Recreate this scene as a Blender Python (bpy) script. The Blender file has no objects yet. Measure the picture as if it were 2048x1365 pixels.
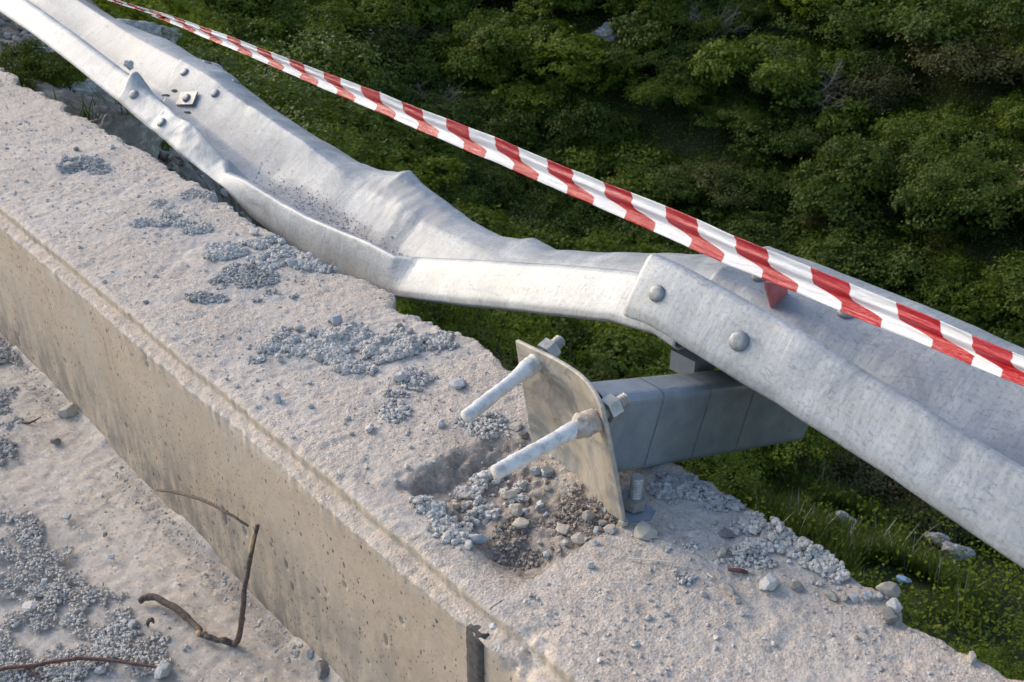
import bpy, bmesh, math, random
import numpy as np
from mathutils import Vector, Matrix, Quaternion
R = math.radians
SC = bpy.context.scene
COL = SC.collection
# ------------------------------------------------------------------ camera, sky, sun, exposure
# world axes: X runs along the parapet, Y points out over the valley, Z is up; z = 0 is the parapet's top
CAM_LOC = Vector((0, 0, 1.0))
cd = bpy.data.cameras.new('camera'); cam = bpy.data.objects.new('camera', cd); COL.objects.link(cam)
cd.sensor_width = 36.0; cd.lens = 37.62; cd.clip_start = .05; cd.clip_end = 500
cam.location = CAM_LOC
cam.rotation_euler = (R(90-30.727), 0, R(90-41.968))
cd.dof.use_dof = True; cd.dof.focus_distance = 1.75; cd.dof.aperture_fstop = 16
SC.camera = cam
SUN_TO = Vector((-.88, -.20, .46)).normalized()           # towards the sun
world = bpy.data.worlds.new('World'); SC.world = world; world.use_nodes = True
nt = world.node_tree; bg = nt.nodes['Background']
sky = nt.nodes.new('ShaderNodeTexSky'); sky.sky_type = 'NISHITA'; sky.sun_disc = False
sky.sun_elevation = math.asin(SUN_TO.z); sky.sun_rotation = math.atan2(SUN_TO.x, SUN_TO.y)
sky.air_density = 1.0; sky.dust_density = 1.2; sky.ozone_density = 1.0
nt.links.new(sky.outputs[0], bg.inputs[0]); bg.inputs[1].default_value = .15
sl = bpy.data.lights.new('sun', 'SUN'); sun = bpy.data.objects.new('sun', sl); COL.objects.link(sun)
sl.energy = 1.5; sl.angle = R(34); sl.color = (1, .87, .70)
sun.rotation_euler = (-SUN_TO).to_track_quat('-Z', 'Y').to_euler(); sun.location = SUN_TO*30
SC.view_settings.view_transform = 'Standard'; SC.view_settings.look = 'None'
SC.view_settings.gamma = 1; SC.view_settings.use_curve_mapping = False
SC.view_settings.exposure = 0.96

# ------------------------------------------------------------------ helpers
rng = np.random.default_rng(7)
random.seed(7)
def _h(ix, iy, iz, s):
    n = (ix.astype(np.int64)*374761393+iy.astype(np.int64)*668265263+iz.astype(np.int64)*1442695041+s*982451653) & 0x7fffffff
    n = (n ^ (n >> 13))*1274126177 & 0x7fffffff
    return ((n ^ (n >> 16)) & 0xffff)/65535.0
def vnoise(x, y, z=0.0, s=0):
    x, y, z = np.broadcast_arrays(np.asarray(x, float), np.asarray(y, float), np.asarray(z, float))
    i, j, k = np.floor(x).astype(int), np.floor(y).astype(int), np.floor(z).astype(int)
    u, v, w = x-i, y-j, z-k
    u, v, w = u*u*(3-2*u), v*v*(3-2*v), w*w*(3-2*w)
    r = 0
    for a in (0, 1):
        for b in (0, 1):
            for c in (0, 1):
                r = r+_h(i+a, j+b, k+c, s)*(u if a else 1-u)*(v if b else 1-v)*(w if c else 1-w)
    return r*2-1
def fbm(x, y, z=0.0, o=4, s=0):
    r = 0; a = 1.0
    for q in range(o):
        r = r+a*vnoise(x*2**q, y*2**q, np.asarray(z)*2**q, s+q*17); a *= .5
    return r
def sstep(a, b, x):
    t = np.clip((x-a)/(b-a), 0, 1); return t*t*(3-2*t)
def mesh_obj(name, V, Fc, mat=None, parent=None, smooth=True, data=None):
    if data is None:
        data = bpy.data.meshes.new(name)
        V = np.asarray(V, np.float32); Fc = np.asarray(Fc, np.int32)
        n, k = Fc.shape
        data.vertices.add(len(V)); data.vertices.foreach_set('co', V.ravel())
        data.loops.add(n*k); data.loops.foreach_set('vertex_index', Fc.ravel())
        data.polygons.add(n); data.polygons.foreach_set('loop_start', np.arange(n, dtype=np.int32)*k)
        data.update(calc_edges=True); data.validate()
        data.polygons.foreach_set('use_smooth', np.full(len(data.polygons), bool(smooth)))
        if mat: data.materials.append(mat)
    o = bpy.data.objects.new(name, data); COL.objects.link(o); o.parent = parent
    return o
def bm_obj(name, bm, mat=None, parent=None, smooth=True):
    me = bpy.data.meshes.new(name); bm.to_mesh(me); bm.free()
    if smooth: me.polygons.foreach_set('use_smooth', np.ones(len(me.polygons), bool))
    if mat: me.materials.append(mat)
    o = bpy.data.objects.new(name, me); COL.objects.link(o); o.parent = parent
    return o
def attr(o, name, vals):
    a = o.data.attributes.new(name, 'FLOAT', 'POINT'); a.data.foreach_set('value', np.asarray(vals, np.float32).ravel())
def uvset(o, U):
    uv = o.data.uv_layers.new(name='UVMap'); li = np.zeros(len(o.data.loops), np.int32); o.data.loops.foreach_get('vertex_index', li)
    uv.data.foreach_set('uv', np.asarray(U, np.float32)[li].ravel())
def grid_faces(n, m):
    i = np.arange(n-1)[:, None]*m+np.arange(m-1)[None]
    return np.stack([i, i+m, i+m+1, i+1], -1).reshape(-1, 4)
def tag(o, label=None, cat=None, group=None, kind=None):
    if label: o['label'] = label
    if cat: o['category'] = cat
    if group: o['group'] = group
    if kind: o['kind'] = kind
    return o
def thing(name, label, cat, loc=(0, 0, 0), group=None):
    o = bpy.data.objects.new(name, None); COL.objects.link(o); o.location = loc; o.empty_display_size = .05
    return tag(o, label, cat, group)
def tube(P, rad, seg=10, cap=True):
    """tapered tube along points P (n,3) with radii rad; returns V, F (quads)"""
    P = np.asarray(P, float); n = len(P); rad = np.broadcast_to(np.asarray(rad, float), (n,))
    T = np.gradient(P, axis=0); T /= np.linalg.norm(T, axis=1)[:, None]
    up = np.array([0.13, .27, .95]); N = np.cross(T, up); N /= np.linalg.norm(N, axis=1)[:, None]; B = np.cross(T, N)
    a = np.linspace(0, 2*np.pi, seg, endpoint=False)
    V = P[:, None]+rad[:, None, None]*(np.cos(a)[None, :, None]*N[:, None]+np.sin(a)[None, :, None]*B[:, None])
    V = V.reshape(-1, 3); Fc = []
    for i in range(n-1):
        for j in range(seg):
            k = (j+1) % seg; Fc.append((i*seg+j, i*seg+k, (i+1)*seg+k, (i+1)*seg+j))
    if cap:
        for e, base in ((0, 0), (1, (n-1)*seg)):
            c = len(V); V = np.vstack([V, P[0 if e == 0 else -1]])
            for j in range(0, seg, 2):
                q = (base+j, base+(j+1) % seg, base+(j+2) % seg, c); Fc.append(q if e else q[2::-1]+(c,))
    return V, Fc
def smooth_path(P, n, rough=0, s=0):
    P = np.asarray(P, float)
    m = len(P); t = np.linspace(0, m-1.0001, n); i = t.astype(int); f = (t-i)[:, None]
    g = lambda k: P[np.clip(i+k, 0, m-1)]
    a, b, c, d = g(-1), g(0), g(1), g(2)
    Q = .5*(2*b+(c-a)*f+(2*a-5*b+4*c-d)*f*f+(3*b-a-3*c+d)*f**3)
    if rough: Q = Q+rough*np.stack([vnoise(t*2.3, k*9.1, 0, s) for k in range(3)], -1)
    return Q

# ------------------------------------------------------------------ procedural materials
class NT:
    def __init__(s, name):
        s.m = bpy.data.materials.new(name); s.m.use_nodes = True; s.t = s.m.node_tree; s.b = s.t.nodes['Principled BSDF']; s.out = s.t.nodes['Material Output']
    def n(s, t, **k):
        o = s.t.nodes.new('ShaderNode'+t)
        for a, v in k.items():
            if a in ('i',):
                for kk, vv in v.items():
                    if hasattr(vv, 'node') or isinstance(vv, bpy.types.NodeSocket): s.t.links.new(vv, o.inputs[kk])
                    else: o.inputs[kk].default_value = vv
            else: setattr(o, a, v)
        return o
    def link(s, a, b): s.t.links.new(a, b)
    def co(s, kind='Object'): return s.n('TexCoord').outputs[kind]
    def noise(s, scale, detail=4, rough=.55, vec=None, dist=0):
        return s.n('TexNoise', i={'Vector': vec or s.co(), 'Scale': scale, 'Detail': detail, 'Roughness': rough, 'Distortion': dist}).outputs['Fac']
    def voro(s, scale, vec=None, feature='F1', out='Distance', rnd=1.0):
        return s.n('TexVoronoi', feature=feature, i={'Vector': vec or s.co(), 'Scale': scale, 'Randomness': rnd}).outputs[out]
    def ramp(s, f, stops):
        r = s.n('ValToRGB'); s.link(f, r.inputs[0]); e = r.color_ramp.elements
        while len(e) < len(stops): e.new(.5)
        for q, (p, c) in zip(e, stops): q.position = p; q.color = (c if hasattr(c, '__len__') else (c, c, c))[:3]+(1,) if hasattr(c, '__len__') else (c, c, c, 1)
        return r.outputs[0]
    def mix(s, f, a, b, mode='MIX'):
        o = s.n('Mix', data_type='RGBA', blend_type=mode)
        for k, v in ((0, f), (6, a), (7, b)):
            if isinstance(v, bpy.types.NodeSocket): s.link(v, o.inputs[k])
            else: o.inputs[k].default_value = v if k == 0 else tuple(v)[:3]+(1,)
        return o.outputs[2]
    def math(s, op, a, b=0.0, clamp=False):
        o = s.n('Math', operation=op, use_clamp=clamp)
        for k, v in ((0, a), (1, b)):
            if isinstance(v, bpy.types.NodeSocket): s.link(v, o.inputs[k])
            else: o.inputs[k].default_value = v
        return o.outputs[0]
    def attr(s, name): return s.n('Attribute', attribute_name=name).outputs['Fac']
    def scaled(s, x, y, z, kind='Object'):
        return s.n('Mapping', i={'Vector': s.co(kind), 'Scale': (x, y, z)}).outputs[0]
    def bump(s, h, strength=.4, dist=.003, prev=None):
        o = s.n('Bump', i={'Strength': strength, 'Distance': dist, 'Height': h})
        if prev is not None: s.link(prev, o.inputs['Normal'])
        return o.outputs[0]
    def fin(s, col, rough=.8, normal=None, metallic=0, spec=.3):
        for k, v in (('Base Color', col), ('Roughness', rough), ('Metallic', metallic), ('Specular IOR Level', spec), ('Normal', normal)):
            if v is None: continue
            if isinstance(v, bpy.types.NodeSocket): s.link(v, s.b.inputs[k])
            else: s.b.inputs[k].default_value = (tuple(v)+(1,))[:4] if k == 'Base Color' else v
        return s.m
def mat_concrete():
    s = NT('concrete')
    # cast, weathered top: pinkish grey paste with fine light and dark aggregate
    big = s.noise(3.2, 5, .6); mid = s.noise(26, 4, .65); fine = s.noise(330, 3, .7)
    cell = s.voro(210, out='Color'); cellv = s.n('SeparateColor', i={0: cell}).outputs[0]
    top = s.mix(s.ramp(big, [(.3, 0), (.7, 1)]), (.52, .42, .33), (.60, .50, .41))
    top = s.mix(s.ramp(mid, [(.38, 0), (.66, .75)]), top, (.53, .46, .39))
    top = s.mix(s.ramp(cellv, [(.0, .55), (.2, 0), (.75, 0), (1, .6)]), top, s.mix(cellv, (.22, .20, .185), (.70, .665, .62)))
    top = s.mix(s.ramp(fine, [(.30, .5), (.5, 0)]), top, (.25, .22, .20))
    worn = s.ramp(s.noise(4.5, 5, .7, None, .7), [(.46, 0), (.62, 1)])
    top = s.mix(s.math('MULTIPLY', worn, .55), top, (.56, .49, .42))
    top = s.mix(s.ramp(s.noise(9, 6, .75, None, .5), [(.58, 0), (.72, .55)]), top, (.30, .265, .235))
    dp = s.attr('mortardust'); top = s.mix(s.math('MULTIPLY', dp, s.ramp(s.noise(85, 5, .7), [(.36, .15), (.62, 1)])), top, s.mix(s.noise(260, 3, .7), (.30, .29, .275), (.50, .49, .47)))
    # formed face: tan skin with grey streaks and tiny pin holes
    st = s.noise(1, 5, .65, s.scaled(22, 22, 7)); blot = s.noise(5.5, 5, .6)
    face = s.mix(s.ramp(blot, [(.32, 0), (.68, 1)]), (.42, .335, .255), (.47, .385, .30))
    face = s.mix(s.ramp(st, [(.56, 0), (.78, .35)]), face, (.29, .265, .235))
    zc = s.n('SeparateXYZ', i={0: s.co()}).outputs[2]
    low = s.n('MapRange', i={'Value': zc, 'From Min': -.14, 'From Max': -.38, 'To Min': 0, 'To Max': 1}).outputs[0]
    dirt = s.math('MULTIPLY', low, s.ramp(s.noise(1, 6, .72, s.scaled(24, 24, 9)), [(.40, 0), (.58, 1)]))
    face = s.mix(s.math('MULTIPLY', dirt, .85), face, (.17, .16, .145))
    pinm = None
    for sc_, lo, hi, th in ((150, .15, .26, .68), (74, .13, .20, .68), (40, .105, .15, .76)):       # blow holes, the shade inside them painted as dark dots
        pv = s.n('VectorMath', operation='ADD', i={0: s.scaled(sc_, sc_, sc_*.66), 1: s.n('VectorMath', operation='SCALE', i={0: s.n('TexNoise', i={'Vector': s.co(), 'Scale': sc_*2.2, 'Detail': 2.0}).outputs['Color'], 'Scale': .22}).outputs[0]}).outputs[0]; pc = s.n('SeparateColor', i={0: s.voro(1, pv, out='Color')}).outputs
        q = s.math('MULTIPLY', s.ramp(s.math('SUBTRACT', s.voro(1, pv), s.math('MULTIPLY', pc[1], lo*.6)), [(lo*.55, 1), (hi*.8, 0)]), s.math('GREATER_THAN', pc[0], th))
        pinm = q if pinm is None else s.math('MAXIMUM', pinm, q)
    face = s.mix(s.math('MULTIPLY', pinm, .92), face, (.055, .045, .038))
    face = s.mix(s.ramp(s.noise(210, 4, .7), [(.30, .5), (.52, 0)]), face, (.24, .20, .16))
    face = s.mix(s.ramp(s.noise(2.2, 5, .65, None, .6), [(.5, 0), (.7, .5)]), face, (.42, .37, .31))
    drip = s.noise(1, 5, .7, s.scaled(46, 46, 3.2)); face = s.mix(s.math('MULTIPLY', s.ramp(drip, [(.60, 0), (.72, .6)]), s.ramp(s.noise(6, 3, .6), [(.45, 0), (.6, 1)])), face, (.17, .155, .135))
    red = s.attr('redpaint')
    face = s.mix(s.math('MULTIPLY', red, s.ramp(s.noise(60, 4, .7), [(.35, .1), (.6, .85)])), face, (.56, .25, .18))
    f = s.attr('face'); col = s.mix(f, top, face)
    # broken concrete and earth in the spalled pocket
    soil = s.mix(s.ramp(s.noise(150, 4, .7), [(.35, 0), (.7, 1)]), (.22, .18, .15), (.40, .345, .295))
    col = s.mix(s.attr('soil'), col, soil)
    hb = s.math('ADD', s.math('MULTIPLY', s.noise(420, 3, .7), 1.0), s.math('MULTIPLY', s.voro(230), .8))
    hb = s.math('MULTIPLY', hb, s.math('SUBTRACT', 1.0, s.math('MULTIPLY', worn, .6)))
    nb = s.bump(hb, .65, .0028)
    nf = s.bump(s.math('ADD', s.noise(240, 3, .6), s.math('MULTIPLY', pinm, -2.0)), .22, .0012)
    mixn = s.n('Mix', data_type='VECTOR', i={0: f, 4: nb, 5: nf}).outputs[1]
    return s.fin(col, .92, mixn, 0, .15)
def mat_rubble(name, c0, c1, sc=120):
    s = NT(name)
    rnd = s.n('NewGeometry').outputs['Random Per Island']
    col = s.mix(s.ramp(s.noise(sc, 4, .65), [(.3, 0), (.7, 1)]), c0, c1)
    col = s.mix(s.ramp(rnd, [(.0, .55), (.3, 0), (.7, 0), (1, .6)]), col, s.mix(rnd, tuple(c*.8 for c in c0), tuple(min(1, c*1.35) for c in c1)))
    return s.fin(col, .95, s.bump(s.noise(sc*4, 3, .7), .5, .0015), 0, .1)
def mat_stone(name, c0, c1, sc=40, veins=None):
    s = NT(name)
    oi = s.n('ObjectInfo').outputs['Random']
    vec = s.n('VectorMath', operation='ADD', i={0: s.co(), 1: s.n('CombineXYZ', i={0: oi, 1: s.math('MULTIPLY', oi, 7.3)}).outputs[0]}).outputs[0]
    col = s.mix(s.ramp(s.noise(sc, 5, .65, vec), [(.32, 0), (.68, 1)]), c0, c1)
    col = s.mix(s.ramp(s.noise(sc*7, 3, .7, vec), [(.32, .5), (.5, 0)]), col, tuple(c*.55 for c in c0))
    if veins: col = s.mix(s.ramp(s.noise(sc*.6, 5, .7, vec), [(.5, 0), (.62, 1)]), col, veins)
    col = s.mix(s.math('MULTIPLY', oi, .25), col, tuple(c*.8 for c in c1))
    return s.fin(col, .9, s.bump(s.noise(sc*8, 4, .7, vec), .45, .0016), 0, .2)
def mat_galv(name='galvanised_steel', rip=1.0):
    s = NT(name)
    uv = s.co('UV')
    ripple = s.noise(1, 4, .6, s.n('Mapping', i={'Vector': uv, 'Scale': (140, 7, 1)}).outputs[0], .6)     # drawn zinc runs across the sheet
    broad = s.noise(1, 4, .6, s.n('Mapping', i={'Vector': uv, 'Scale': (26, 9, 1)}).outputs[0], .4)
    mott = s.noise(1, 5, .65, s.n('Mapping', i={'Vector': uv, 'Scale': (9, 9, 1)}).outputs[0], .8)
    spang = s.noise(1, 3, .7, s.n('Mapping', i={'Vector': uv, 'Scale': (160, 130, 1)}).outputs[0])
    col = s.mix(s.ramp(mott, [(.3, 0), (.7, 1)]), (.29, .30, .31), (.55, .555, .55))
    col = s.mix(s.math('MULTIPLY', s.ramp(ripple, [(.35, .5), (.6, 0)]), .55*rip), col, (.24, .245, .25))
    scr = s.noise(1, 4, .75, s.n('Mapping', i={'Vector': uv, 'Scale': (22, 70, 1)}).outputs[0], 1.5)
    col = s.mix(s.ramp(scr, [(.58, 0), (.70, .65)]), col, (.17, .17, .175))
    stain = s.noise(1, 5, .7, s.n('Mapping', i={'Vector': uv, 'Scale': (5, 16, 1)}).outputs[0], 1.2)
    col = s.mix(s.ramp(stain, [(.50, 0), (.68, .55)]), col, (.40, .39, .365))
    col = s.mix(s.ramp(spang, [(.34, .5), (.5, 0)]), col, (.22, .22, .225))
    dust = s.attr('dust'); col = s.mix(dust, col, (.54, .48, .43))
    rough = s.math('ADD', s.math('MULTIPLY', mott, .22), s.math('MULTIPLY', s.math('ADD', ripple, spang), .10))
    rough = s.math('ADD', rough, .42)
    rough = s.math('ADD', rough, s.math('MULTIPLY', dust, .4), True)
    h = s.math('ADD', s.math('MULTIPLY', s.math('MULTIPLY', ripple, s.ramp(mott, [(.35, .1), (.65, 1)])), .8*rip), s.math('ADD', s.math('MULTIPLY', broad, 1.2), s.math('MULTIPLY', mott, 2.2)))
    n1 = s.bump(h, .32, .0022); n2 = s.bump(spang, .10, .0008, n1)
    met = s.math('MULTIPLY', s.math('SUBTRACT', 1.0, dust), .45)
    return s.fin(col, rough, n2, met, .4)
def mat_simple(name, c0, c1, rough, sc=60, metallic=0, bump=.2, bd=.0015, spec=.3, stops=(.35, .65)):
    s = NT(name)
    col = s.mix(s.ramp(s.noise(sc, 5, .65), [(stops[0], 0), (stops[1], 1)]), c0, c1)
    return s.fin(col, rough, s.bump(s.noise(sc*6, 3, .65), bump, bd), metallic, spec)
def mat_leaf(name, c, c2, trans=.25):
    s = NT(name)
    g = s.n('NewGeometry').outputs['Random Per Island']; oi = s.n('ObjectInfo').outputs['Random']
    col = s.mix(s.math('ADD', s.math('MULTIPLY', g, .35), s.math('MULTIPLY', s.attr('tint'), .65)), tuple(q*.62 for q in c), tuple(q*1.15 for q in c2))
    col = s.mix(s.math('MULTIPLY', oi, .45), col, (c[0]*.55, c[1]*.6, c[2]*.7))
    tr = s.n('BsdfTranslucent'); s.link(col, tr.inputs[0])
    mx = s.n('MixShader'); mx.inputs[0].default_value = trans
    m = s.fin(col, .55, None, 0, .25)
    s.link(s.b.outputs[0], mx.inputs[1]); s.link(tr.outputs[0], mx.inputs[2]); s.link(mx.outputs[0], s.out.inputs[0])
    return m
M = {}
M['concrete'] = mat_concrete()
M['crumb'] = mat_rubble('grey_crumb', (.39, .36, .325), (.56, .53, .485))
M['crumb_dark'] = mat_rubble('dark_crumb', (.31, .295, .275), (.46, .44, .415))
M['crumb_pink'] = mat_rubble('pinkish_dust', (.42, .37, .34), (.55, .50, .46))
M['soil_crumb'] = mat_rubble('brown_crumb', (.20, .165, .135), (.38, .33, .28))
M['stone_grey'] = mat_stone('grey_stone', (.33, .345, .355), (.50, .51, .51))
M['stone_pale'] = mat_stone('pale_stone', (.47, .45, .42), (.62, .60, .57))
M['stone_tan'] = mat_stone('tan_stone', (.36, .315, .26), (.52, .465, .39))
M['stone_dark'] = mat_stone('dark_stone', (.16, .15, .14), (.27, .255, .24))
M['limestone'] = mat_stone('limestone', (.24, .215, .19), (.44, .41, .375), 6, (.60, .575, .54))
M['ochre_rock'] = mat_stone('ochre_rock', (.34, .20, .11), (.46, .31, .19), 7, (.58, .53, .47))
M['galv'] = mat_galv()
M['post_steel'] = mat_simple('post_steel', (.20, .235, .275), (.39, .42, .45), .45, 14, .5, .3, .002, .3, (.25, .75))
M['bolt'] = mat_simple('bolt_zinc', (.19, .20, .205), (.30, .31, .32), .55, 120, .55, .25, .001)
M['stud'] = mat_simple('stud_steel', (.28, .27, .25), (.42, .41, .39), .5, 90, .5, .2)
M['plate'] = None
def mat_plate():
    s = NT('base_plate_steel')
    n1 = s.noise(9, 5, .65, None, .6); n2 = s.noise(55, 5, .7)
    col = s.mix(s.ramp(n1, [(.35, 0), (.65, 1)]), (.37, .315, .245), (.50, .45, .38))
    col = s.mix(s.ramp(s.noise(14, 5, .7, None, 1.2), [(.44, 0), (.60, .9)]), col, (.22, .22, .215))
    col = s.mix(s.ramp(n2, [(.58, 0), (.70, .8)]), col, (.22, .135, .075))
    col = s.mix(s.ramp(n2, [(.22, .6), (.36, 0)]), col, (.60, .56, .49))
    return s.fin(col, .62, s.bump(s.noise(120, 4, .65), .35, .0014), .25, .35)
def mat_sleeve():
    s = NT('resin_sleeve')
    col = s.mix(s.ramp(s.noise(60, 5, .7), [(.46, 0), (.66, .85)]), (.62, .61, .59), (.36, .34, .31))
    col = s.mix(s.ramp(s.noise(150, 4, .7, None, .8), [(.66, 0), (.72, .8)]), col, (.16, .15, .14))
    return s.fin(col, .6, s.bump(s.noise(110, 4, .6), .5, .002), 0, .3)
def mat_tape():
    s = NT('red_white_tape_film')
    x = s.n('SeparateXYZ', i={0: s.co('UV')}); u, v = x.outputs[0], x.outputs[1]      # u counts stripe pairs, v runs from top edge to bottom edge
    wob = s.math('MULTIPLY', s.math('SUBTRACT', s.noise(1, 2, .5, s.n('Mapping', i={'Vector': s.co('UV'), 'Scale': (1.3, 2, 1)}).outputs[0]), .5), .10)
    sh = s.n('MapRange', interpolation_type='SMOOTHSTEP', i={'Value': v, 'From Min': .52, 'From Max': .76, 'To Min': 0, 'To Max': .36}).outputs[0]
    q = s.math('FRACT', s.math('ADD', s.math('SUBTRACT', u, sh), wob))
    d = s.math('ABSOLUTE', s.math('SUBTRACT', q, .26))
    m = s.ramp(d, [(.228, 1), (.238, 0)])
    red = s.mix(s.ramp(v, [(.35, 0), (.55, 1)]), (.50, .024, .04), (.48, .003, .013))
    col = s.mix(m, (.80, .80, .82), red)
    tr = s.n('BsdfTranslucent'); s.link(col, tr.inputs[0]); mx = s.n('MixShader'); mx.inputs[0].default_value = .28
    wr = s.bump(s.noise(1, 3, .6, s.n('Mapping', i={'Vector': s.co('UV'), 'Scale': (1.2, 22, 1)}).outputs[0]), .5, .002)
    crease = s.noise(1, 4, .65, s.n('Mapping', i={'Vector': s.co('UV'), 'Scale': (.9, 9, 1)}).outputs[0], 1.5)
    col = s.mix(s.ramp(crease, [(.60, 0), (.64, .35), (.68, 0)]), col, (.62, .55, .54))
    wr = s.bump(crease, .5, .004, wr)
    m_ = s.fin(col, .22, wr, 0, .45)
    s.link(s.b.outputs[0], mx.inputs[1]); s.link(tr.outputs[0], mx.inputs[2]); s.link(mx.outputs[0], s.out.inputs[0])
    return m_
def mat_ground():
    s = NT('dusty_pavement')
    col = s.mix(s.ramp(s.noise(2.6, 5, .6), [(.35, 0), (.65, 1)]), (.49, .42, .35), (.57, .50, .43))
    cv = s.n('SeparateColor', i={0: s.voro(190, out='Color')}).outputs[0]
    col = s.mix(s.ramp(cv, [(0, .7), (.25, 0), (.78, 0), (1, .7)]), col, s.mix(cv, (.27, .255, .24), (.66, .645, .62)))
    col = s.mix(s.ramp(s.noise(300, 3, .7), [(.3, .45), (.48, 0)]), col, (.25, .235, .22))
    col = s.mix(s.math('MULTIPLY', s.attr('mortardust'), s.ramp(s.noise(60, 5, .7), [(.36, .1), (.62, .9)])), col, (.36, .35, .335))
    return s.fin(col, .95, s.bump(s.math('ADD', s.noise(330, 4, .7), s.noise(40, 4, .6)), .6, .003), 0, .12)
def mat_earth():
    s = NT('hillside_earth')
    col = s.mix(s.ramp(s.noise(1.3, 6, .65), [(.35, 0), (.65, 1)]), (.035, .04, .018), (.075, .065, .038))
    return s.fin(col, .95, s.bump(s.noise(8, 5, .7), .8, .05), 0, .1)
def mat_bank():
    s = NT('rocky_bank_earth')
    col = s.mix(s.ramp(s.noise(5, 6, .68), [(.38, 0), (.62, 1)]), (.10, .085, .065), (.33, .30, .265))
    col = s.mix(s.ramp(s.noise(26, 5, .7), [(.5, 0), (.62, .8)]), col, (.07, .06, .045))
    earth = s.mix(s.ramp(s.noise(1.3, 6, .65), [(.35, 0), (.65, 1)]), (.025, .034, .012), (.05, .055, .024))
    col = s.mix(s.attr('bank'), earth, col)
    return s.fin(col, .95, s.bump(s.noise(14, 6, .7), .8, .04), 0, .1)
M['plate'] = mat_plate(); M['sleeve'] = mat_sleeve(); M['tape'] = mat_tape(); M['ground'] = mat_ground(); M['bank'] = mat_bank()
M['resin'] = mat_simple('resin_mortar', (.36, .29, .24), (.55, .49, .43), .9, 70, 0, .8, .004)
M['bark'] = mat_simple('twig_bark', (.060, .046, .040), (.15, .115, .095), .85, 160, 0, .5, .001)
M['bark_red'] = mat_simple('reddish_bark', (.085, .040, .034), (.16, .090, .075), .8, 160, 0, .4, .001)
M['wood'] = mat_simple('bare_wood', (.34, .22, .11), (.48, .34, .19), .75, 120, 0, .3, .001)
M['straw'] = mat_simple('straw', (.55, .50, .42), (.66, .62, .54), .8, 90)
M['bitumen'] = mat_simple('joint_bitumen', (.055, .052, .05), (.11, .10, .095), .9, 110, 0, .6, .002)
M['reflector'] = mat_simple('red_reflector', (.36, .07, .07), (.45, .14, .13), .35, 40, 0, .1)
M['white_plastic'] = mat_simple('white_scrap', (.66, .64, .60), (.76, .74, .70), .7, 20)
M['blue_scrap'] = mat_simple('blue_scrap', (.14, .26, .42), (.40, .52, .62), .5, 30)
M['bank_rubble'] = mat_rubble('limestone_rubble', (.20, .175, .15), (.42, .385, .345), 20)
M['dead_wood'] = mat_simple('dead_wood', (.16, .14, .12), (.27, .245, .215), .9, 30)
M['pale_dust'] = mat_rubble('pale_dust', (.58, .52, .47), (.70, .64, .58))
M['stem'] = mat_simple('stem_bark', (.05, .04, .03), (.10, .08, .06), .9, 20)
M['leaf_bright'] = mat_leaf('leaf_bright', (.16, .215, .012), (.25, .30, .026), .4)
M['leaf_mid'] = mat_leaf('leaf_mid', (.12, .18, .014), (.195, .25, .026), .4)
M['leaf_dark'] = mat_leaf('leaf_dark', (.075, .120, .012), (.125, .17, .02), .35)
M['leaf_olive'] = mat_leaf('leaf_olive', (.10, .12, .022), (.155, .17, .044), .3)
M['leaf_brown'] = mat_leaf('leaf_brown', (.075, .078, .020), (.120, .118, .036), .3)
M['leaf_fresh'] = mat_leaf('leaf_fresh', (.055, .12, .018), (.10, .19, .035), .3)
M['grass'] = mat_leaf('grass_blade', (.12, .17, .025), (.22, .25, .06), .4)
M['dry_flower'] = mat_leaf('dry_flower', (.22, .12, .03), (.38, .24, .07), .2)

# ------------------------------------------------------------------ ground on the road side
def road_side():
    xs = np.concatenate([np.linspace(-12, -3.2, 90)[:-1], np.arange(-3.2, .2, .006), np.linspace(.2, 3, 30)]); ys = np.concatenate([np.linspace(-6, -.3, 24)[:-1], np.arange(-.3, .645, .006)])
    X, Y = np.meshgrid(xs, ys, indexing='ij')
    fine = sstep(-3.3, -3.0, X)*sstep(-.35, -.2, Y)
    Z = -.430+.006*fbm(X*4, Y*4, 0, 3, 3)+fine*(.0022*fbm(X*60, Y*60, 0, 3, 5))+.020*sstep(.60, .645, Y+.012*fbm(X*9, Y*0, 0, 3, 8))*sstep(-.4, .6, fbm(X*6, X*0, 0, 3, 12))
    o = mesh_obj('ground', np.stack([X, Y, Z], -1).reshape(-1, 3), grid_faces(len(xs), len(ys)), M['ground'])
    tag(o, 'pale dusty pavement at the foot of the parapet', kind='structure')
road_side()

# ------------------------------------------------------------------ concrete parapet (two lengths, a filled joint between them)
CRATER = np.array([(-1.0561, 0.7104), (-1.0686, 0.7545), (-1.0582, 0.8074), (-1.0678, 0.8710), (-1.0429, 0.9229), (-1.0033, 0.9428), (-0.9045, 0.9004), (-0.7695, 0.9297), (-0.7569, 0.8951), (-0.7642, 0.8371), (-0.7768, 0.7632), (-0.7973, 0.7316), (-0.8369, 0.7170), (-0.9098, 0.7062), (-0.9947, 0.7127)])
def poly_sd(X, Y, Pg):
    d = np.full(X.shape, 9e9); ins = np.zeros(X.shape, bool); n = len(Pg)
    for i in range(n):
        a, b = Pg[i], Pg[(i+1) % n]; e = b-a
        wx, wy = X-a[0], Y-a[1]; t = np.clip((wx*e[0]+wy*e[1])/(e.dot(e)), 0, 1)
        d = np.minimum(d, np.hypot(wx-t*e[0], wy-t*e[1]))
        c = ((a[1] > Y) != (b[1] > Y)) & (X < (b[0]-a[0])*(Y-a[1])/(b[1]-a[1]+1e-12)+a[0]); ins ^= c
    return np.where(ins, d, -d)
SCOOP = (-0.8186, 0.7463, 0.0000)
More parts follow.
